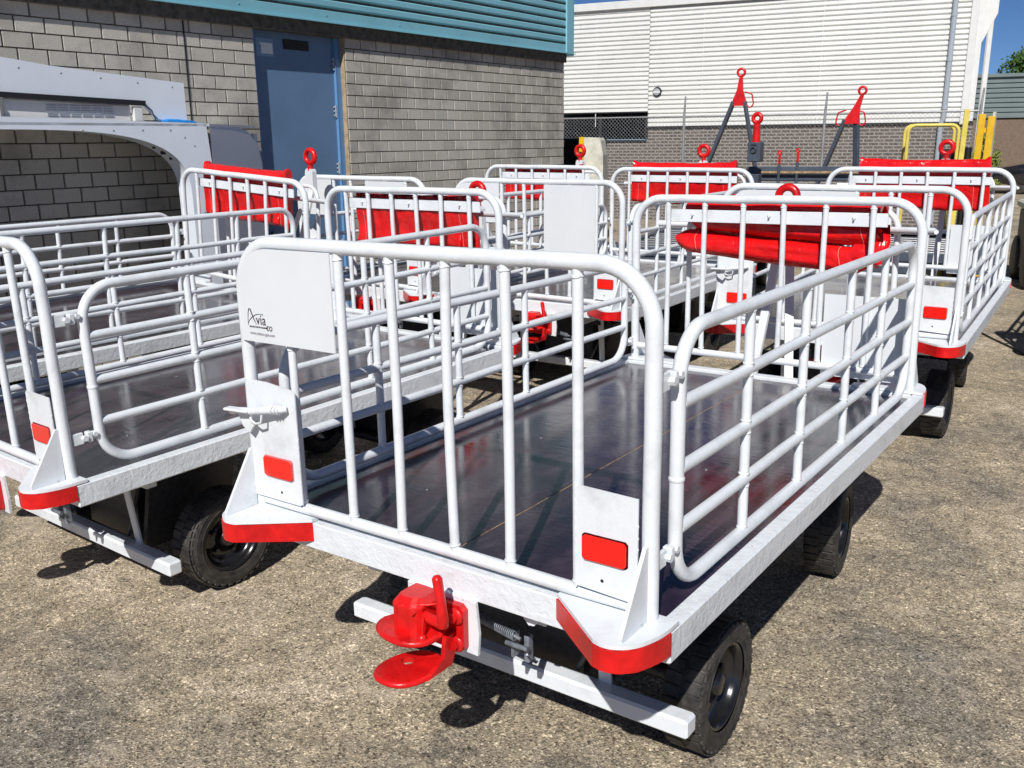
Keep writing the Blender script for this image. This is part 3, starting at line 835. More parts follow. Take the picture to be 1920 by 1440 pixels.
G = 'gates'
cartA = cart((0,0,0,-.0024,.0151,0), 'nearest white baggage cart, red coupler in front, small logo on its corner plate', (-.12,1.535), ('logo',))
cartB = cart((-2.5995,-.1607,-.0358,.0213,.0069,-.0644), 'white baggage cart left of the nearest one, its front gate running out of the photo', (.10,1.50), ('plain',))
cartC = cart((-4.8082,.1619,-.0124,.0063,-.0593,.0393), 'white baggage cart farthest left, between another cart and the grey block wall', (.15,1.70), ('plain',))
cartD = cart((-2.5239,4.3301,.0356,.0025,-.0002,-.0045), 'white baggage cart with big square blank plate, in the middle of the back row', (.0,1.735), ('plain','big'))
cartE = cart((-4.315,4.117,-.0162,.0067,-.0027,.0039), 'white baggage cart in the back row in front of the blue door and block wall', (.11,1.717), ('plain','big'))
cartF = cart((-.0805,4.4133,.0531,.0114,0,-.0081), 'white baggage cart at right of the back row, long blank plate along its gate top', (.14,1.733), ('wide',))
cartG = cart((1.84,7.9,.02,0,0,0), 'white baggage cart just past the right edge, throwing its shadow on the ground', (.1,1.73), ('plain',))

# ------------------------------------------------------------------ red vinyl covers hung on the rear gates
def cover(c, kind, label, seed):
    rr = random.Random(seed); off = rr.uniform(0, 50)
    def nz(x, y, z, s_=1): return noise.noise(Vector((x*s_+off, y*s_, z*s_)))
    b = MB()
    root = empty('folded_cover'); root.matrix_world = c.matrix_basis.copy()
    root.location = c.location; root.rotation_euler = c.rotation_euler
    y0 = LEN+.048
    if kind == 'roll':
        def rollup(x0, x1, zl, zr, r0, sag, yy, tape=.0):
            rings = []; n = 40
            for i in range(n+1):
                t = i/n; x = x0+(x1-x0)*t; z = zl+(zr-zl)*t - sag*math.sin(PI*t)
                e = min(1, min(t, 1-t)*9+.45)
                ring = []
                for k in range(22):
                    a = 2*PI*k/22
                    q = r0*(1+.26*nz(x*2.2, math.cos(a)*1.5, math.sin(a)*1.5)-.22*abs(nz(x*1.8+.5, math.cos(a)*3.2, math.sin(a)*3.2+7))+.03*nz(x*12, math.cos(a)*3, 9))*e
                    ring.append((x+.01*math.sin(a*2), yy+q*.85*math.cos(a), z+q*math.sin(a)))
                rings.append(ring)
            return rings
        r1 = rollup(-.51, .57, 1.425, 1.372, .060, .006, y0+.075)
        r2 = rollup(-.60, .52, 1.305, 1.225, .070, .010, y0+.085)
        b.loft(r1); b.loft(r2)
        # backing sheet, top fold and loose flap
        sh = []
        for i in range(41):
            x = -.52+1.10*i/40; w = .010*nz(x*7, 0, 1)
            drop = 1.30 - .03*nz(x*3, 5, 5)
            sh.append([(x, y0+.012+w, 1.50+.012*nz(x*4,2,2)), (x, y0+.05, 1.545+.012*nz(x*5,3,1)), (x, y0+.16+w, 1.555), (x, y0+.19, 1.50), (x, y0+.175, drop), (x, y0+.16, drop), (x, y0+.165, 1.49), (x, y0+.10, 1.53), (x, y0+.02+w, 1.47)])
        b.loft(sh)
        fl = []
        for i in range(15):
            t = i/14; x = .44+.17*t; w = .03*nz(x*20, 1, 1)
            fl.append([(x, y0+.02+w, 1.30-.08*t), (x+.02, y0+.07+w, 1.33), (x, y0+.12, 1.42), (x-.02, y0+.13+w, 1.30), (x-.05, y0+.12+w, 1.18+.02*nz(x*30,1,2)), (x-.06, y0+.05+w, 1.16+.05*t)])
        b.loft(fl)
    else:
        zt, zb, lx, rx = kind
        n = 44; rings = []
        for i in range(n+1):
            t = i/n; x = lx+(rx-lx)*t
            e = .55+.45*min(1, min(t, 1-t)*12)
            bl = .018+.020*math.sin(PI*t)+.012*nz(x*2.5, 0, 0)
            ztt = zt - .012*math.sin(PI*t) + .012*nz(x*3, 4, 0) + (.018 if t < .02 or t > .97 else 0); zbb = zb + .018*nz(x*2, 9, 0) - .03*(t > .93)
            ring = []
            prof = [(0, 1.52), (.0, 1.40), (bl, 1.30), (bl*1.2, (1.30+zbb)/2), (bl*.9, zbb+.03), (bl+.015, zbb), (bl+.035, zbb+.004), (.085, zbb+.05), (.10+.02*nz(x*4,1,6), 1.32), (.115, 1.45), (.13, ztt-.03), (.115, ztt), (.06, ztt+.006), (.012, ztt-.002), (-.002, ztt-.03)]
            for k, (dy, z) in enumerate(prof):
                w = .012*nz(x*7, k*.7, 3) + .007*nz(x*19, k*.8, 8) - .010*abs(nz(x*5+k*.35, k*.5, 12))
                xx = x + (.025*(1-(z-zb)/(zt-zb))*(-1 if t < .5 else 1)*abs(2*t-1))
                ring.append((xx, y0+(dy+w)*(e if dy > .03 else 1), z+w*.5))
            rings.append(ring)
        b.loft(rings)
        for s_, xx in ((1, rx-.13),(1, rx-.03)):                                # tucked vertical pleats
            b.loft([[(xx+.02*q*nz(z*8,1,s_), y0+.035+.02*math.sin(z*20)+d, z) for q, d in ((-1,0),(0,.022),(1,0),(0,-.018))] for z in [zb+.02+(1.40-zb-.03)*k/10 for k in range(11)]])
    me = b.mesh('folded_sheet', 'vinyl'); norm_fix(me); obj('folded_sheet', me, root)
    st = MB()
    if kind == 'roll':
        for rg_ in (r1, r2):
            for idx in ((5, 35) if rg_ is r2 else (37,)):
                st.tube([Vector(p)+(Vector(p)-Vector((p[0], sum(q[1] for q in rg_[idx])/22, sum(q[2] for q in rg_[idx])/22))).normalized()*.0006 for p in rg_[idx]], .0009, 5, closed=True)
    else:
        for t in (.07, .90):
            ix = int(44*t); st.tube([(p[0], p[1]-.0012, p[2]) for p in rings[ix][1:6]], .0009, 5)
    so_ = part('stitching', st, 'vinyl_thread', root, fix=False); so_['kind'] = 'stuff'
    tag(root, label, 'folded cover', 'red vinyl covers hung on the rear gates')
cover(cartA, 'roll', 'red vinyl cover rolled in two crumpled rolls on the nearest cart', 1)
cover(cartB, (1.515, 1.165, -.54, .55), 'flat-hanging red vinyl cover on the cart left of the nearest one', 2)
cover(cartC, (1.615, 1.165, -.56, .52), 'red vinyl cover with raised top fold on the cart farthest left', 3)
cover(cartD, (1.625, 1.19, -.58, .60), 'red vinyl cover on the cart with the big square plate', 4)
cover(cartE, (1.56, 1.17, -.56, .50), 'mostly hidden red vinyl cover on the cart by the blue door', 5)
cover(cartF, (1.645, 1.18, -.53, .60), 'wide straight-topped red vinyl cover at the right of the back row', 6)

# ------------------------------------------------------------------ near building: block wall, teal cladding, blue door
XW = -7.0
bld = empty('block_building', (XW, 5, 0)); tag(bld, 'grey concrete block building with teal ribbed cladding above and a blue door', 'building')
def rel(mb, o=(XW, 5, 0)):
    mb.v = [(x-o[0], y-o[1], z-o[2]) for x, y, z in mb.v]; return mb
Z = lambda z: z+Z0
YA, YB, DY0, DY1 = -2.5, 11.80, 5.26, 6.68
zt = Z(3.33)
w = MB()
w.box((XW-.16, (YA+DY0)/2, Z(1.53)), (.30, DY0-YA, 3.6)); w.box((XW-.16, (DY1+YB-.02)/2, Z(1.53)), (.30, YB-.02-DY1, 3.6))
w.box((XW-4.2, YB-.16, 3), (7.8, .3, 6.4))
part('wall', rel(w), 'mortar', bld)
rb = random.Random(11)
BH, BL = .1405, .284
bricks = []
row = 0; z = Z(3.29)-BH
while z > -.1:
    for (a, b_) in ((YA, DY0), (DY1, YB)):
        off = 0 if row % 2 else BL/2
        edges = []
        y = (DY0 if b_ == DY0 else DY1)
        dirn = -1 if b_ == DY0 else 1
        first = BL*.55 if row % 2 == 0 else BL
        p = y; q = y+dirn*first
        while True:
            qq = max(a, q) if dirn < 0 else min(b_, q)
            if abs(qq-p) > .05: edges.append((min(p, qq), max(p, qq)))
            if (dirn < 0 and qq <= a) or (dirn > 0 and qq >= b_): break
            p = qq; q = p+dirn*BL
        for (p, q) in edges: bricks.append((p, q, z))
    z -= BH; row += 1
def brick_geo(mb, y0, y1, z0, x, sh, c=(0,0,0)):
    g_ = .0040; ins = .004; d = .008+rb.uniform(0, .0015)
    ya, yb, za, zb = y0+g_*1.7, y1-g_*1.7, z0+g_*.8, z0+BH-g_*.8
    vs = [(x-.02,ya,za),(x-.02,yb,za),(x-.02,yb,zb),(x-.02,ya,zb),(x+d,ya+ins,za+ins),(x+d,yb-ins,za+ins),(x+d,yb-ins,zb-ins),(x+d,ya+ins,zb-ins)]
    mb.add([(p[0]-c[0],p[1]-c[1],p[2]-c[2]) for p in vs], [(4,5,6,7),(0,1,5,4),(1,2,6,5),(2,3,7,6),(3,0,4,7)], shade=sh)
camp = cam.matrix_world.translation
def vis_size(b_):
    p, q, z = b_; d = (Vector((XW,(p+q)/2,z))-camp).length
    seen = (p > 2.1 and z > Z(1.0) and p > 2.1) and not (p < 3.5 and Z(1.95) < z < Z(2.42)) 
    return (0 if seen else 1, d)
bricks.sort(key=vis_size)
lab = {}
variants = {}
for i, (p, q, z) in enumerate(bricks[:300]):
    key = (round(q-p, 2), rb.randrange(9))
    if key not in variants:
        mb = MB(); h = (q-p)/2; brick_geo(mb, -h, h, -BH/2, 0, rb.random()); variants[key] = mb.mesh('brick', 'block')
    obj('brick', variants[key], bld, ((0), (p+q)/2-5, z+BH/2))
mb = MB()
for (p, q, z) in bricks[300:]: brick_geo(mb, p, q, z, XW, rb.random())
tag(part('brick_courses', rel(mb), 'block', bld, fix=False), kind='stuff')
mb = MB(); mb.box((XW+.012, 4.335, Z(2.3)), (.013, .014, 2.0)); part('expansion_joint', rel(mb), 'rubber_seal', bld)
# cladding
mb = MB(); xf = XW+.105; prof = [(xf+.004, Z(3.285)), (xf+.004, Z(3.40))]
zz = Z(3.40)
while zz < 6.2:
    prof += [(xf-.012, zz+.006), (xf-.040, zz+.016), (xf-.040, zz+.030), (xf-.012, zz+.048), (xf, zz+.060), (xf, zz+.118)]; zz += .122
n = len(prof); vs = [(x, YA, z) for x, z in prof] + [(x, YB+.03, z) for x, z in prof]
mb.add(vs, [(i, i+1, n+i+1, n+i) for i in range(n-1)])
part('teal_cladding', rel(mb), 'teal', bld, fix=False)
mb = MB(); mb.box((XW+.06, (YA+YB)/2, Z(3.279)), (.145, YB-YA+.1, .010)); mb.box((xf+.020, (YA+YB)/2+.05, Z(3.270)), (.03, YB-YA+.2, .012)); part('drip_flashing', rel(mb), 'teal', bld)
mb = MB(); mb.box((xf+.012, YB-.02, 4.95), (.03, .20, 2.78), ch=.004); mb.box((xf-.08, YB+.095, 4.95), (.20, .03, 2.78), ch=.004); part('corner_trim', rel(mb), 'teal', bld)
mb = MB()
for k in range(11):
    for y in [YA+1+1.3*j for j in range(11)]:
        zc = Z(3.40)+.122*k*2+.097 if k else Z(3.35)
        if zc < 6: mb.lathe([(0,.012),(.006,.010),(.008,.001)], (xf+(.0 if k else .004), y+(.65 if k % 2 else 0), zc), 'x', 6, smooth=False)
part('cladding_screws', rel(mb), 'teal_screw', bld)
mb = MB(); mb.box((XW-.0, (YA+YB)/2, 4.9), (.16, YB-YA-.1, 2.9)); mb.box((XW-4.1, (YA+YB)/2, 6.35), (8.3, YB-YA+.1, .15)); part('upper_wall', rel(mb), 'mortar', bld)
# door
xd = XW-.105
mb = MB(); mb.box((xd-.025, (DY0+DY1)/2-.02, Z(3.26)/2), (.05, DY1-DY0-.14, Z(3.26)-.02), ch=.003)
door = part('door', rel(mb), 'door', bld)
mb = MB(); mb.box((xd-.01, DY0+.035, Z(3.27)/2), (.09, .07, Z(3.27))); mb.box((xd-.01, DY1-.05, Z(3.27)/2), (.09, .10, Z(3.27)), ch=.004); mb.box((xd+.005, DY1-.095, Z(3.27)/2), (.07, .012, Z(3.27)-.01))
part('door_frame', rel(mb), 'door_frame', bld)
mb = MB(); mb.box((XW-.055, DY1-.004, Z(3.27)/2), (.11, .012, Z(3.27))); part('reveal', rel(mb), 'reveal', bld)
for zc in (Z(2.82), Z(2.25), Z(1.55), .9):
    mb = MB(); mb.tube([(xd+.02, DY1-.115, zc-.075), (xd+.02, DY1-.115, zc+.075)], .011, 10)
    for q in (-.05, 0, .05): mb.box((xd+.012, DY1-.115, zc+q), (.022, .05, .018), ch=.002)
    part('hinge', rel(mb), 'pipe', door)
mb = MB(); yc, zc = 5.98, Z(3.0)
mb.box((xd+.003, yc, zc), (.012, .40, .115), ch=.002)
vent = part('vent_grille', rel(mb), 'black', door)
for s_ in (-1, 1):
    for k in range(4):
        mb = MB(); mb.box((xd+.013, yc+s_*.096, zc-.036+.024*k), (.014, .165, .006), Matrix.Rotation(.5, 3, 'Y')); part('louvre', rel(mb), 'darksteel', vent)
mb = MB(); mb.box((xd+.003, 5.50, Z(2.945)), (.004, .255, .20)); nt_ = part('notice', rel(mb), 'plastic_sleeve', door)
mb = MB(); mb.box((xd+.007, 5.53, Z(2.935)), (.002, .17, .12)); mb.box((xd+.007, 5.44, Z(2.985)), (.003, .02, .03)); part('paper', rel(mb), 'paper', nt_)
mb = MB(); mb.box((xd+.02, DY0+.16, Z(.75)), (.05, .05, .16), ch=.01); part('handle', rel(mb), 'steel', door)

# ------------------------------------------------------------------ moulded vehicle canopy with arch
SA = R(88); sh = empty('moulded_canopy', (-6.15, 3.73, 0), (0, 0, SA-PI/2))
tag(sh, 'grey-white moulded vehicle canopy with a wide arched opening by the block wall', 'vehicle canopy')
# local: y runs along the front face, x towards the yard
def arch_panel(b):
    y0, y1 = -4.0, .19; n = 26
    top = lambda y: Z(2.062-.020*(y-.19))
    op = []
    ya, yb = -3.75, -.075; zc = Z(1.30); H = Z(2.0)-zc; cy = (ya+yb)/2; hw = (yb-ya)/2
    for k in range(n*2+1):
        a = PI*k/(n*2); c_, s_ = math.cos(a), math.sin(a)
        op.append((cy+hw*math.copysign(abs(c_)**.62, c_), zc+H*abs(s_)**.62))
    op = [(yb, .02)] + op + [(ya, .02)]
    m_ = len(op); outp = []
    for (y, z) in op:
        if z < .1: outp.append((y1 if y > cy else y0, .02))
        else:
            t = (y-ya)/(yb-ya); yy = y0+(y1-y0)*t
            if abs(y-cy) > hw*.985: outp.append((y1 if y > cy else y0, min(z+.05, top(yy))))
            else: outp.append((yy, top(yy)))
    vs = []
    for x in (0, -.05): vs += [(x, y, z) for y, z in outp] + [(x, y, z) for y, z in op]
    fs = []
    for k in range(m_-1):
        fs += [(k, k+1, m_+k+1, m_+k), (2*m_+k, 3*m_+k, 3*m_+k+1, 2*m_+k+1), (k, 2*m_+k, 2*m_+k+1, k+1)]
    b.add(vs, fs)
    # inner return lip of the arch
    vs = [(0, y, z) for y, z in op] + [(-.22, y, z) for y, z in op] + [(-.22, y, z+.02) for y, z in op]
    b.add(vs, [(k, k+1, m_+k+1, m_+k) for k in range(m_-1)], smooth=True)
    return op
mb = MB(); op = arch_panel(mb); fp = part('arch_panel', mb, 'gelcoat', sh)
mb = MB()
for y in [-.25-.29*k for k in range(12)]: mb.lathe([(0,.008),(.003,.006),(.004,.001)], (.001, y, Z(2.0)+.01*math.sin(y)), 'x', 8)
for (y, z) in ((.0,1.85),(.04,1.6),(.05,1.2),(-.1,1.93)): mb.lathe([(0,.008),(.003,.006),(.004,.001)], (.001, y, Z(z)), 'x', 8)
part('rivets', mb, 'steel', sh)
mb = MB()
for (k, r_) in ((9,.022),(11,.034),(13,.022)):
    y, z = op[k]; mb.lathe([(-.02,.0001),(-.02,r_)], (-.08, y, z), 'z', 12) if False else mb.box((-.10, y-.003, z-.004), (r_*1.3, r_, r_), ch=.003)
part('vent_hole', mb, 'black', sh)
mb = MB()
sp_ = [(0,.19),(-.27,.66),(-.48,1.02),(-.60,1.22),(-.64,1.29)]; vs = []; zc_ = [2.062,2.05,2.01,1.90,1.70]
for (x, y), z in zip(sp_, zc_): vs += [(x, y, .02), (x, y, Z(z-.05)), (x-.02, y-.02, Z(z))]
fs = []
for k in range(4): fs += [(k*3, k*3+3, k*3+4, k*3+1), (k*3+1, k*3+4, k*3+5, k*3+2)]
mb.add(vs, fs, smooth=False); part('side_panel', mb, 'gelcoat_side', sh, fix=False)
mb = MB()
rf = [(0.0,-4.0),(0.0,.19),(-.27,.66),(-.48,1.02),(-.60,1.20),(-.82,1.20),(-.845,.19),(-.705,-4.0)]
mb.prism([(x, y) for x, y in rf], 'z', Z(2.035), Z(2.058)); part('roof_panel', mb, 'gelcoat', sh)
mb = MB()
mb.box((-.33,-3.985,1.1), (.60,.02,2.2))  # unseen end panel, added to keep sun out of the arch
for p_ in ((-.02,-3.98),(-.62,-3.9),(-.70,1.25)): mb.box((p_[0], p_[1], 1.15), (.05,.05,2.3))
part('legs_and_sun_screen', mb, 'gelcoat', sh)
# upper hood panel, set back, sloping
mb = MB(); mb.prism([(-4.0, Z(2.36)), (-.44, Z(2.255)), (-.44, Z(2.23)), (-.30,Z(2.1)), (0.01, Z(2.066)), (0.01, Z(2.44)), (-1.3, Z(2.535)), (-1.85, Z(2.60)), (-4.0, Z(2.72))], 'x', -.14, -.10)
hood = part('hood_panel', mb, 'gelcoat', sh)
mb = MB()
for y in [-.12-.36*k for k in range(10)]: mb.lathe([(0,.008),(.003,.006),(.004,.001)], (-.10, y, Z(2.39)+(-y)*.072), 'x', 8)
part('rivets', mb, 'steel', hood)
mb = MB(); mb.box((-.085, -2.24, Z(2.295)), (.05, 3.6, .045), Matrix.Rotation(-.030, 3, 'X')); part('door_seal', mb, 'rubber_seal', sh)
mb = MB(); mb.box((-.055, -2.2, Z(2.081)), (.03, 3.7, .018), Matrix.Rotation(-.006, 3, 'X')); part('door_seal', mb, 'rubber_seal', sh)
mb = MB(); mb.box((-.16, -1.15, Z(2.16)), (.10, 1.15, .16), Matrix.Rotation(-.03, 3, 'X'), ch=.01); ac = part('ventilation_unit', mb, 'trim', sh)
for r_ in range(5):
    for cidx in range(6):
        mb = MB(); mb.box((-.108, -1.32+cidx*.105, Z(2.122)+r_*.021), (.012, .09, .006)); part('louvre', mb, 'pipe', ac)
mb = MB(); mb.box((-.13, -2.6, Z(2.17)), (.04, 1.5, .17), Matrix.Rotation(-.04, 3, 'X')); part('inner_panel', mb, 'gelcoat_side', sh)
mb = MB(); mb.box((-.09, -1.82, Z(2.155)), (.05, .10, .15), ch=.006); part('hinge_block', mb, 'trim', sh)
mb = MB(); mb.box((-.09, -.52, Z(2.14)), (.04, .09, .14), ch=.006); part('hinge_block', mb, 'trim', sh)
mb = MB(); mb.tube([(-.09,-.44,Z(2.22)),(-.07,-.38,Z(2.18)),(-.06,-.36,Z(2.10)),(-.08,-.33,Z(2.07))], .005, 6); mb.tube([(-.02,-.50,Z(2.075)),(-.02,-.33,Z(2.075))], .012, 8); part('cable', mb, 'darksteel', sh)
mb = MB(); rr = random.Random(5); rings = []
for i in range(13):
    t = i/12; y = -.36+.42*t; h = .02+.018*math.sin(PI*t)+rr.uniform(-.002,.004)
    rings.append([(-.02+rr.uniform(-.004,.004), y, Z(2.062)), (-.01, y, Z(2.062)+h*.6), (-.05, y, Z(2.062)+h), (-.16, y, Z(2.062)+h*1.1), (-.2, y, Z(2.062))])
mb.loft(rings); bs = part('plastic_sheet', mb, 'blue_sheet'); bs.matrix_world = sh.matrix_basis.copy(); bs.location = sh.location; bs.rotation_euler = sh.rotation_euler
tag(bs, 'crumpled bright blue plastic sheet lying on the canopy edge', 'plastic sheet')

# ------------------------------------------------------------------ far building (white ribbed cladding on dark brick)
A2 = R(10); b2 = empty('clad_building', (-7.1, 22.25, 0), (0, 0, A2))
tag(b2, 'long off-white ribbed metal building on a dark brick base', 'building')
XL, XR = -12.0, 4.62            # along the facade
def prof_clad(x0, x1, z0, z1, mat_, pitch, depth, parent, name, y=0.0, pieces=None):
    mb = MB(); pr = []; z = z0
    while z < z1-.01: pr += [(y-depth, z), (y-depth, z+pitch*.55), (y, z+pitch*.68), (y, z+pitch*.86)]; z += pitch
    n = len(pr); vs = [(x0, a, b) for a, b in pr] + [(x1, a, b) for a, b in pr]
    mb.add(vs, [(i, i+1, n+i+1, n+i) for i in range(n-1)]); return part(name, mb, mat_, parent, fix=False)
prof_clad(-3.47, XR-.32, Z(2.22), Z(5.30), 'cladding', .118, .048, b2, 'ribbed_cladding')
prof_clad(XL, -3.475, Z(2.62), Z(5.30), 'cladding', .118, .048, b2, 'ribbed_cladding', y=-.002)
mb = MB(); mb.box(((-3.47+XR)/2, .35, Z(3.76)), (XR+3.4, .6, 3.06)); mb.box(((XL-3.47)/2, .35, Z(3.96)), (-3.47-XL, .598, 2.66)); part('backing_wall', mb, 'trim', b2)
mb = MB(); mb.prism([(-3.47,-.15+Z0-.2),(XR-.02,-.15+Z0-.2),(XR-.02,Z(2.2)),(-3.47,Z(2.2))], 'y', -.0, .3); mb.prism([(XL,-.2),(-3.47,-.2),(-3.47,Z(1.86)),(XL,Z(1.86))], 'y', -.0, .3); mb.v = [(x, z, -y) for x, y, z in mb.v]
o = part('brick_base', mb, 'dark_brick', b2); o.rotation_euler = (PI/2, 0, 0)
mb = MB(); mb.box(((XL-3.5)/2, .15, Z(2.24)), (-3.5-XL-.02, .05, .72)); win = part('strip_window', mb, 'glass_dark', b2)
for k in range(5):
    mb = MB(); mb.box((-3.55-1.35*k, .10, Z(2.24)), (.06, .08, .74)); part('mullion', mb, 'darksteel', win)
mb = MB(); mb.box(((XL-3.5)/2, .02, Z(1.84)), (-3.5-XL, .12, .05)); mb.box(((XL-3.5)/2, -.02, Z(2.60)), (-3.5-XL, .06, .03)); part('window_sill', mb, 'darksteel', win)
mb = MB(); mb.box(((XL+XR)/2, -.06, Z(5.38)), (XR-XL+.2, .14, .20), ch=.01); part('roof_trim', mb, 'trim', b2)
mb = MB(); mb.box(((-3.47+XR)/2, -.03, Z(2.205)), (XR+3.47, .08, .03)); part('drip_trim', mb, 'darksteel', b2)
mb = MB(); mb.box((XR-.24, -.03, Z(3.7)), (.16, .10, 3.1), ch=.01); part('corner_trim', mb, 'trim', b2)
for k in range(5):
    mb = MB(); mb.box((-8.0+3.0*k, -.037, Z(3.75)), (.02, .008, 3.05)); part('sheet_joint', mb, 'trim', b2)
mb = MB(); mb.tube([(3.95, -.12, Z(5.3)), (3.95, -.12, Z(2.3)), (3.90, -.12, Z(2.2)), (3.90, -.12, .1)], .06, 12)
for z in (2.5, 3.6, 4.6): mb.tube([(3.95,-.12,Z(z)),(3.95,-.12,Z(z)+.08)], .07, 12)
part('downpipe', mb, 'pipe', b2)
mb = MB(); mb.lathe([(0,.125),(-.05,.12),(-.08,.10)], (-3.22,-.035,Z(3.12)), 'y', 24); lamp = part('wall_lamp', mb, 'black', b2)
mb = MB(); mb.lathe([(-.0805,.001),(-.0805,.09)], (-3.22,-.036,Z(3.12)), 'y', 24); part('lamp_glass', mb, 'pipe', lamp)
mb = MB(); mb.box((-3.22,-.120,Z(3.11)), (.19,.012,.05)); mb.box((-3.22,-.120,Z(3.16)), (.12,.01,.012)); part('lamp_bar', mb, 'trim', lamp)
# gable end going back: recess, pillars
mb = MB(); mb.box((XR-.20, 3.6, Z(2.5)), (.3, 6.6, 5.6)); part('end_wall', mb, 'pipe', b2)
for k, yy in enumerate((2.0, 5.0, 8.6)):
    mb = MB(); mb.box((XR+.14, yy, Z(2.4)), (.11, .11, 5.5), ch=.01); part('end_pillar', mb, 'trim', b2)
mb = MB(); mb.prism([(XR-.1,Z(3.9)),(XR+.25,Z(4.7)),(XR+.25,Z(5.28)),(XR-.1,Z(5.28))], 'y', .7, .8); part('gable_bracket', mb, 'trim', b2)
mb = MB(); mb.box(((XL+XR)/2, 9, Z(5.45)), (XR-XL, 18, .08), ); part('roof', mb, 'trim', b2)

# chain-link fence
A3 = R(10); fe = empty('chain_link_fence', (-7.56, 17.69, 0), (0, 0, A3)); tag(fe, 'galvanised chain-link fence in front of the white ribbed building', 'fence')
FX0, FX1, FH = -4.2, 6.0, Z(2.36)
for x in (-3.0, 0.0, 3.02, 5.95):
    mb = MB(); mb.tube([(x,0,0),(x,0,FH),(x+.02,-.02,FH+.43)], [.030,.028,.018], 8); part('fence_post', mb, 'galv', fe)
for z in (FH, 1.2): 
    mb = MB(); mb.tube([(FX0,0,z),(FX1,0,z)], .017, 6); part('fence_rail', mb, 'galv', fe)
mb = MB(); st_ = .085; k = FX0-FH
while k < FX1:
    for s_ in (-1, 1):
        a, b_ = (k, k+FH) if s_ > 0 else (k+FH, k)
        z0_, z1_ = 0.05, FH+.03
        xa, xb_ = a, b_
        def clipx(xa, za, xb_, zb_):
            P_ = [(xa, za), (xb_, zb_)]
            for lim, sg in ((FX0, 1), (FX1, -1)):
                (x0, q0), (x1, q1) = P_
                if sg*(x0-lim) < 0 and sg*(x1-lim) < 0: return None
                if sg*(x0-lim) < 0: t = (lim-x0)/(x1-x0); P_[0] = (lim, q0+(q1-q0)*t)
                elif sg*(x1-lim) < 0: t = (lim-x0)/(x1-x0); P_[1] = (lim, q0+(q1-q0)*t)
            return P_
        r_ = clipx(xa, z0_, xb_, z1_)
        if r_: mb.tube([(r_[0][0], s_*.003, r_[0][1]), (r_[1][0], s_*.003, r_[1][1])], .0022, 3, caps=False)
    k += st_
tag(part('wire_mesh', mb, 'galv', fe, fix=False), kind='stuff')

# far building at the right edge
b3 = empty('green_building', (-5.6, 43.8, 0), (0, 0, R(10))); tag(b3, 'low far building with grey-green ribbed cladding over brown brick at the right edge', 'building')
mb = MB(); mb.box((5, .5, Z(1.2)), (18, 1, 2.95)); part('brick_wall', mb, 'brown_brick', b3)
prof_clad(-4, 14, Z(2.68), Z(4.3), 'green_cladding', .2, .05, b3, 'ribbed_cladding', y=-.03)
mb = MB(); mb.box((5, 3, Z(4.36)), (18.2, 6.3, .10)); mb.box((5, -.04, Z(2.66)), (18, .1, .05)); part('roof', mb, 'green_cladding', b3)

# tree and weeds
def foliage(name, center, rad, n, size, mat_, seed, label, cat, trunk=None, cl=26):
    rr = random.Random(seed); root = empty(name, (center[0], center[1], 0)); tag(root, label, cat)
    mb = MB(); clumps = []
    for i in range(cl):
        while True:
            p = Vector((rr.uniform(-1,1), rr.uniform(-1,1), rr.uniform(-1,1)))
            if .35 < p.length < 1: break
        clumps.append((Vector((p.x*rad[0], p.y*rad[1], center[2]+p.z*rad[2])), rr.uniform(.25,.5)*min(rad)))
    for i in range(n):
        c_, r_ = rr.choice(clumps); d = Vector((rr.gauss(0,1), rr.gauss(0,1), rr.gauss(0,1))).normalized()*r_*rr.uniform(.4,1.1)
        p = c_+d; u = Vector((rr.gauss(0,1), rr.gauss(0,1), rr.gauss(0,1))).normalized(); v_ = u.orthogonal().normalized(); s_ = size*rr.uniform(.6,1.3)
        mb.add([p-u*s_, p+v_*s_*.45, p+u*s_, p-v_*s_*.45], [(0,1,2,3)], shade=rr.random())
    part('crown' if trunk else 'foliage', mb, mat_, root, fix=False)
    if trunk:
        mb = MB(); mb.tube([(0,0,0),(.1,0,center[2]*.5),(0,.1,center[2])], [trunk, trunk*.75, trunk*.35], 10)
        for c_, r_ in clumps[:10]: mb.tube([(0,.05,center[2]*.6), tuple(c_*.6+Vector((0,0,center[2]*.35))), tuple(c_)], [trunk*.35, trunk*.2, trunk*.06], 6)
        part('trunk', mb, 'bark', root)
    return root
foliage('broadleaf_tree', (-5.0, 56.5, 4.3), (3.4, 3.0, 2.3), 9000, .13, 'leaf', 21, 'dark green broadleaf tree rising behind the grey-green building', 'tree', trunk=.2, cl=40)
foliage('broadleaf_tree', (1.5, 60, 4.4), (3.6, 3.0, 2.2), 6000, .14, 'leaf', 23, 'lower green tree right of the other, mostly past the photo edge', 'tree', trunk=.2, cl=34)
foliage('weed_bush', (-1.72, 19.7, 1.45), (.30, .3, .95), 2000, .045, 'weed', 22, 'yellow-green weeds growing beside the yellow mast', 'bush')

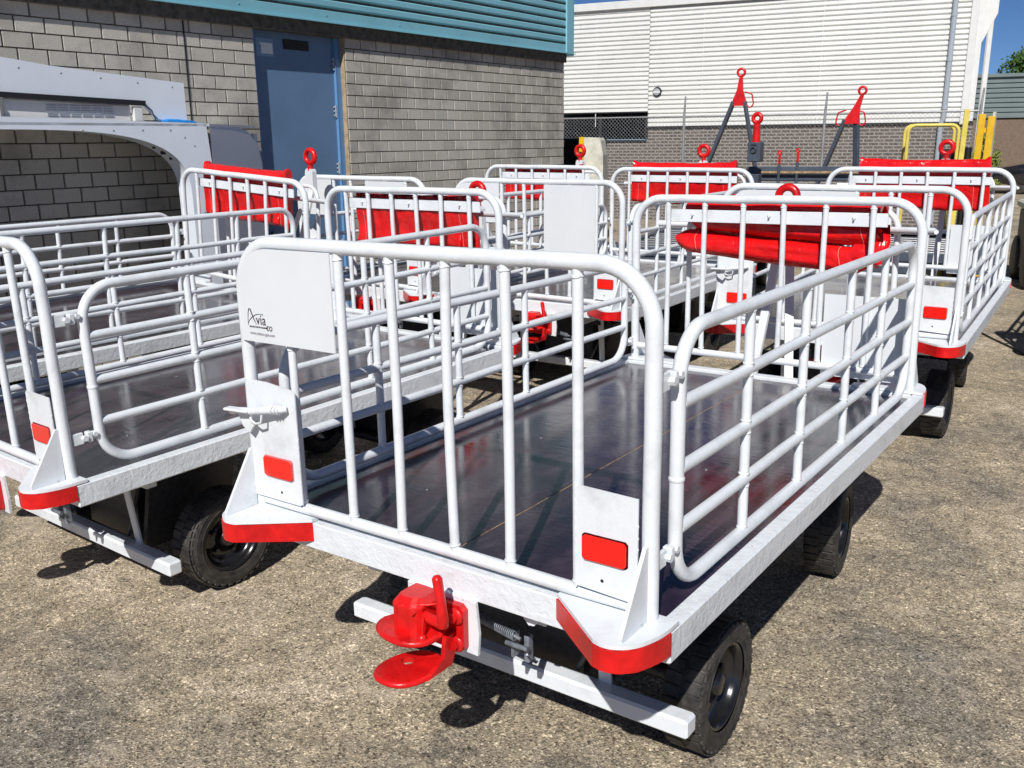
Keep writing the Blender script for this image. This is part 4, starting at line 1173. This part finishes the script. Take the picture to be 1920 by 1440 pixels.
# ------------------------------------------------------------------ dark dollies with upright towbars
def ring(mb, c, r, t, d='y'):
    mb.tube([(c[0]+r*math.cos(2*PI*k/20), c[1], c[2]+r*math.sin(2*PI*k/20)) for k in range(20)], t, 8, closed=True)
def dolly(loc, rot, label, apex_z, hx, bl, br, bx, hoops):
    """origin under the towbar eye; the bed is offset by bx"""
    root = empty('container_dolly', (loc[0], loc[1], 0), (0, 0, rot)); tag(root, label, 'dolly', 'dark container dollies behind the carts')
    mb = MB(); L_ = 3.0; W_ = 1.9
    for x in (-.9, .9): mb.box((bx+x, L_/2+.4, Z(.42)), (.08, L_, .14), ch=.01)
    for y in (.45, 3.3): mb.box((bx, y, Z(.42)), (1.72, .08, .12), ch=.01)
    mb.box((bx, L_/2+.4, Z(.31)), (W_, L_, .07), ch=.01); part('deck_frame', mb, 'anthracite', root)
    for k in range(9):
        mb = MB(); mb.tube([(bx-.82, .8+k*.29, Z(.44)), (bx+.82, .8+k*.29, Z(.44))], .035, 10); part('roller', mb, 'steel', root)
    for x in (-.7, .7):
        for y in (.9, 2.9):
            mb = MB(); mb.lathe([(-.07,.001),(-.07,.17),(-.06,.22),(.06,.22),(.07,.17),(.07,.001)], (bx+x, y, .225), 'x', 24); part('wheel', mb, 'tyre', root)
    mb = MB(); mb.box((bx, 1.9, Z(.12)), (.3, 2.4, .31)); part('spine', mb, 'anthracite', root)
    az = apex_z; tb = MB()
    for (x0, z0), s_ in ((bl, -1), (br, 1)):
        a = Vector((x0, .10, z0)); e = Vector((hx+s_*.065, .06, az-.33)); d = e-a; a = a-d*.55
        a.z = max(a.z, .62); d = e-a
        tb.box(tuple((a+e)/2), (.075, .04, d.length), d.to_track_quat('Z', 'Y').to_matrix(), ch=.004)
    t_ = part('towbar', tb, 'anthracite', root)
    mb = MB(); mb.box((bx*.5, .16, .64), (abs(bx)+.5, .30, .10), ch=.01); part('towbar_hinge', mb, 'anthracite', root)
    mb = MB(); mb.prism([(hx-.10,az-.38),(hx+.10,az-.38),(hx*.45+.035,az-.20),(.018,az-.05),(-.018,az-.05),(hx*.55-.035,az-.20)], 'y', .03, .075); ring(mb, (0,.05,az), .042, .015)
    part('towbar_head', mb, 'red', t_)
    for s_ in ((-1, 1) if hoops == 2 else (1,)):
        mb = MB(); mb.tube(rounded([(hx+s_*.06,.05,az-.22),(hx+s_*.15,.05,az-.25),(hx+s_*.17,.05,az-.36),(hx+s_*.12,.05,az-.44),(hx+s_*.10,.05,az-.38)], .03, 4), .009, 6); part('grab_handle', mb, 'red', t_)
    return root
dolly((-2.66, 8.87), R(12), 'dark grey dolly with the taller upright towbar, left of the two', Z(2.63), -.01, (-.34, Z(1.63)), (.16, Z(1.78)), -.75, 1)
dolly((-1.46, 9.66), R(8), 'dark grey dolly with upright towbar with two red grab handles', Z(2.41), -.11, (-.38, Z(1.52)), (-.02, Z(1.61)), .45, 2)
# coupling post
cpz = empty('coupling_post', (-2.22, 8.35, 0)); tag(cpz, 'square dark post with an upright red towing eye, right of the taller towbar', 'towbar post')
mb = MB(); mb.box((0,0,.9), (.14,.12,1.8), ch=.008); mb.box((0,0,Z(1.72)), (.15,.13,.22), ch=.01); part('post', mb, 'anthracite', cpz)
mb = MB(); ring(mb, (0,-.07,Z(1.74)), .03, .008); mb.box((0,-.068,Z(1.80)), (.06,.005,.015)); part('stamped_mark', mb, 'darksteel', cpz)
mb = MB(); mb.tube([(0,0,Z(1.82)),(0,0,Z(2.03))], [.045,.038], 14); ring(mb, (0,0,Z(2.09)), .047, .024); part('towing_eye', mb, 'red', cpz)
for (x, y, zt_, lb) in ((-2.08, 8.75, 1.74, 'left'), (-1.90, 8.85, 1.76, 'right')):
    p_ = empty('locking_pin', (x, y, 0)); tag(p_, 'small upright red pin on a dark rod, %s one of the two beside the post' % lb, 'pin')
    mb = MB(); mb.tube([(0,0,0),(0,0,Z(zt_-.16))], .018, 8); part('rod', mb, 'anthracite', p_)
    mb = MB(); mb.tube([(0,0,Z(zt_-.16)),(0,0,Z(zt_-.05))], .014, 8); ring(mb, (0,0,Z(zt_-.03)), .018, .010); part('pin_head', mb, 'red', p_)
fbt = empty('flatbed_trailer', (-1.75, 8.95, 0), (0, 0, R(18))); tag(fbt, 'dark grey flatbed side rail behind the back row of carts', 'trailer')
mb = MB(); mb.box((0,.18,Z(1.42)), (1.5,.38,.08), ch=.01); mb.box((0,-.03,Z(1.50)), (1.5,.05,.10), ch=.008); part('bed', mb, 'anthracite', fbt)
mb = MB(); mb.box((-.05,-.062,Z(1.485)), (1.1,.012,.025)); part('wear_strip', mb, 'plyedge', fbt)
mb = MB()
for x in (-.65, .65):
    for y in (.05, .32): mb.box((x, y, Z(.54)), (.08,.08,1.75))
part('stand', mb, 'anthracite', fbt)

# yellow platform rail and mast
yp = empty('yellow_platform', (-1.2, 12.4, 0), (0, 0, R(20))); tag(yp, 'small service platform with pale yellow hoop guard rail', 'platform')
mb = MB()
for dy in (0, .35): mb.tube(rounded([(-.33,dy,.9),(-.33,dy,Z(2.03)),(.33,dy,Z(2.03)),(.33,dy,.9)], .10, 6), .024, 10)
part('guard_rail', mb, 'yellow_pale', yp)
mb = MB(); mb.box((0,.18,.87), (.8,.5,.06), ch=.01); 
for x in (-.35,.35):
    for y in (0,.36): mb.box((x,y,.43), (.06,.06,.86))
part('platform_frame', mb, 'anthracite', yp)
ym = empty('yellow_mast', (-.66, 12.65, 0), (0, 0, R(12))); tag(ym, 'tall yellow lifting mast beside the guard rail', 'lift mast')
for x, z_, w_ in ((-.20, 2.24, .07), (.0, 2.17, .09), (.12, 2.14, .09)):
    mb = MB(); mb.box((x,0,Z(z_)/2), (w_,.10,Z(z_)), Matrix.Rotation(.02, 3, 'Y'), ch=.006); part('mast_rail', mb, 'yellow' if x > -.1 else 'yellow_pale', ym)
mb = MB(); 
for z in (.9,1.5,1.95): mb.box((.08,.01,Z(z)), (.2,.05,.07), ch=.005)
mb.box((0,.3,.3), (.8,.7,.5), ch=.02); part('carriage', mb, 'yellow', ym)
mb = MB(); mb.tube([(-.1,.2,0),(-.1,.2,Z(1.72))], .05, 8); mb.box((-.32,.2,Z(1.55)), (.30,.16,.3), ch=.03); part('motor_cover', mb, 'black', ym)
fp_ = empty('leaning_board', (-.52, 12.9, 0)); tag(fp_, 'thin pale upright board right of the yellow mast', 'board')
mb = MB(); mb.box((0,0,Z(2.2)/2), (.035,.12,Z(2.2)), ch=.004); part('board', mb, 'cream', fp_)

# rusty cream cabinet with striped edge and black box beside the block building
cb = empty('cream_cabinet', (-7.33, 13.05, 0), (0, 0, R(20))); tag(cb, 'rust-streaked cream steel cabinet past the corner of the block building', 'cabinet')
mb = MB(); mb.prism([(-.02,.0),(.36,.0),(.34,Z(1.60)),(.29,Z(1.86)),(.25,Z(1.91)),(-.02,Z(1.92))], 'y', 0, .5); part('body', mb, 'cream', cb)
mb = MB(); mb.box((-.06,.0,Z(.95)), (.09,.06,1.95)); part('edge_strip', mb, 'yellow', cb)
for k in range(9):
    mb = MB(); mb.box((-.06,-.034,Z(.72)+k*.13), (.088,.012,.05), Matrix.Rotation(.35, 3, 'Y')); part('warning_stripe', mb, 'black', cb)
bx = empty('black_tank', (-7.75, 13.3, 0)); tag(bx, 'black upright box between the cream cabinet and the block building', 'box')
mb = MB(); mb.box((0,.2,Z(1.9)/2), (.95,.6,Z(1.9)), ch=.04); part('body', mb, 'black', bx)
mb = MB(); mb.box((0,-.11,1.2), (.7,.02,1.2), ch=.008); part('hatch', mb, 'rubber_seal', bx)

# black car far right
car = empty('parked_car', (-2.0, 40.3, 0), (0, 0, R(184))); car.scale = (1.2, 1.2, 1.2); tag(car, 'black car seen only by its bonnet at the right edge', 'car')
def car_body(b):
    secs = []
    P = [(-2.15,.45,.62,.80),(-2.05,.34,.80,.86),(-1.3,.30,.95,.88),(-.75,.28,1.02,.88),(0,.28,1.45,.80),(.9,.28,1.47,.78),(1.6,.30,1.30,.80),(2.05,.36,1.0,.84),(2.15,.5,.8,.78)]
    P = [(-x, a, t, w) for x, a, t, w in P]
    for x, zb_, zt_, w_ in P:
        wl = min(zt_, .95)
        secs.append([(x,-w_,zb_),(x,-w_-.02,.7 if wl > .7 else wl*.9),(x,-w_+.02,wl),(x,-w_*.80,zt_),(x,-w_*.3,zt_+.03),(x,w_*.3,zt_+.03),(x,w_*.80,zt_),(x,w_-.02,wl),(x,w_+.02,.7 if wl > .7 else wl*.9),(x,w_,zb_)])
    b.loft(secs)
mb = MB(); car_body(mb); part('body', mb, 'car_paint', car)
mb = MB(); mb.prism([(.85,1.0),(.1,1.40),(-.85,1.42),(-1.5,1.12)], 'y', -.83, .83); part('window', mb, 'glass_dark', car)
for x in (-1.3, 1.35):
    for y in (-.78, .78):
        mb = MB(); mb.lathe([(-.1,.001),(-.1,.26),(-.08,.32),(.08,.32),(.1,.26),(.1,.001)], (x,y,.32), 'y', 24); wh = part('wheel', mb, 'tyre', car)
for y in (-.6, .6):
    mb = MB(); mb.box((2.12,y,.72), (.08,.32,.12), ch=.03); part('headlight', mb, 'trim', car)

# white and yellow tractor at right edge
tr = empty('ground_tractor', (.45, 14.1, -.15), (0, 0, R(15))); tag(tr, 'white ground tractor with a yellow hood cut off by the right edge', 'tractor')
mb = MB(); mb.box((0,0,Z(1.0)), (1.2,1.6,.12), ch=.03); part('body', mb, 'cream', tr)
mb = MB(); mb.box((.12,.2,Z(1.22)), (.85,1.0,.26), ch=.06); part('hood', mb, 'yellow', tr)
mb = MB(); mb.box((0,0,Z(.48)), (1.1,1.5,.9), ch=.03); part('chassis', mb, 'black', tr)
for x in (-.5,.5):
    for y in (-.55,.6):
        mb = MB(); mb.lathe([(-.1,.001),(-.1,.28),(-.08,.34),(.08,.34),(.1,.28),(.1,.001)], (x,y,.49), 'x', 24); part('wheel', mb, 'tyre', tr)

# cable on the ground
mb = MB(); mb.tube([(.10,9.6,.012),(.3,9.25,.012),(.55,8.85,.014),(.8,8.4,.012),(1.2,7.9,.012),(1.9,7.3,.012)], .010, 6)
tag(part('cable', mb, 'black'), 'thin black cable lying on the ground beyond the rightmost cart', 'cable')
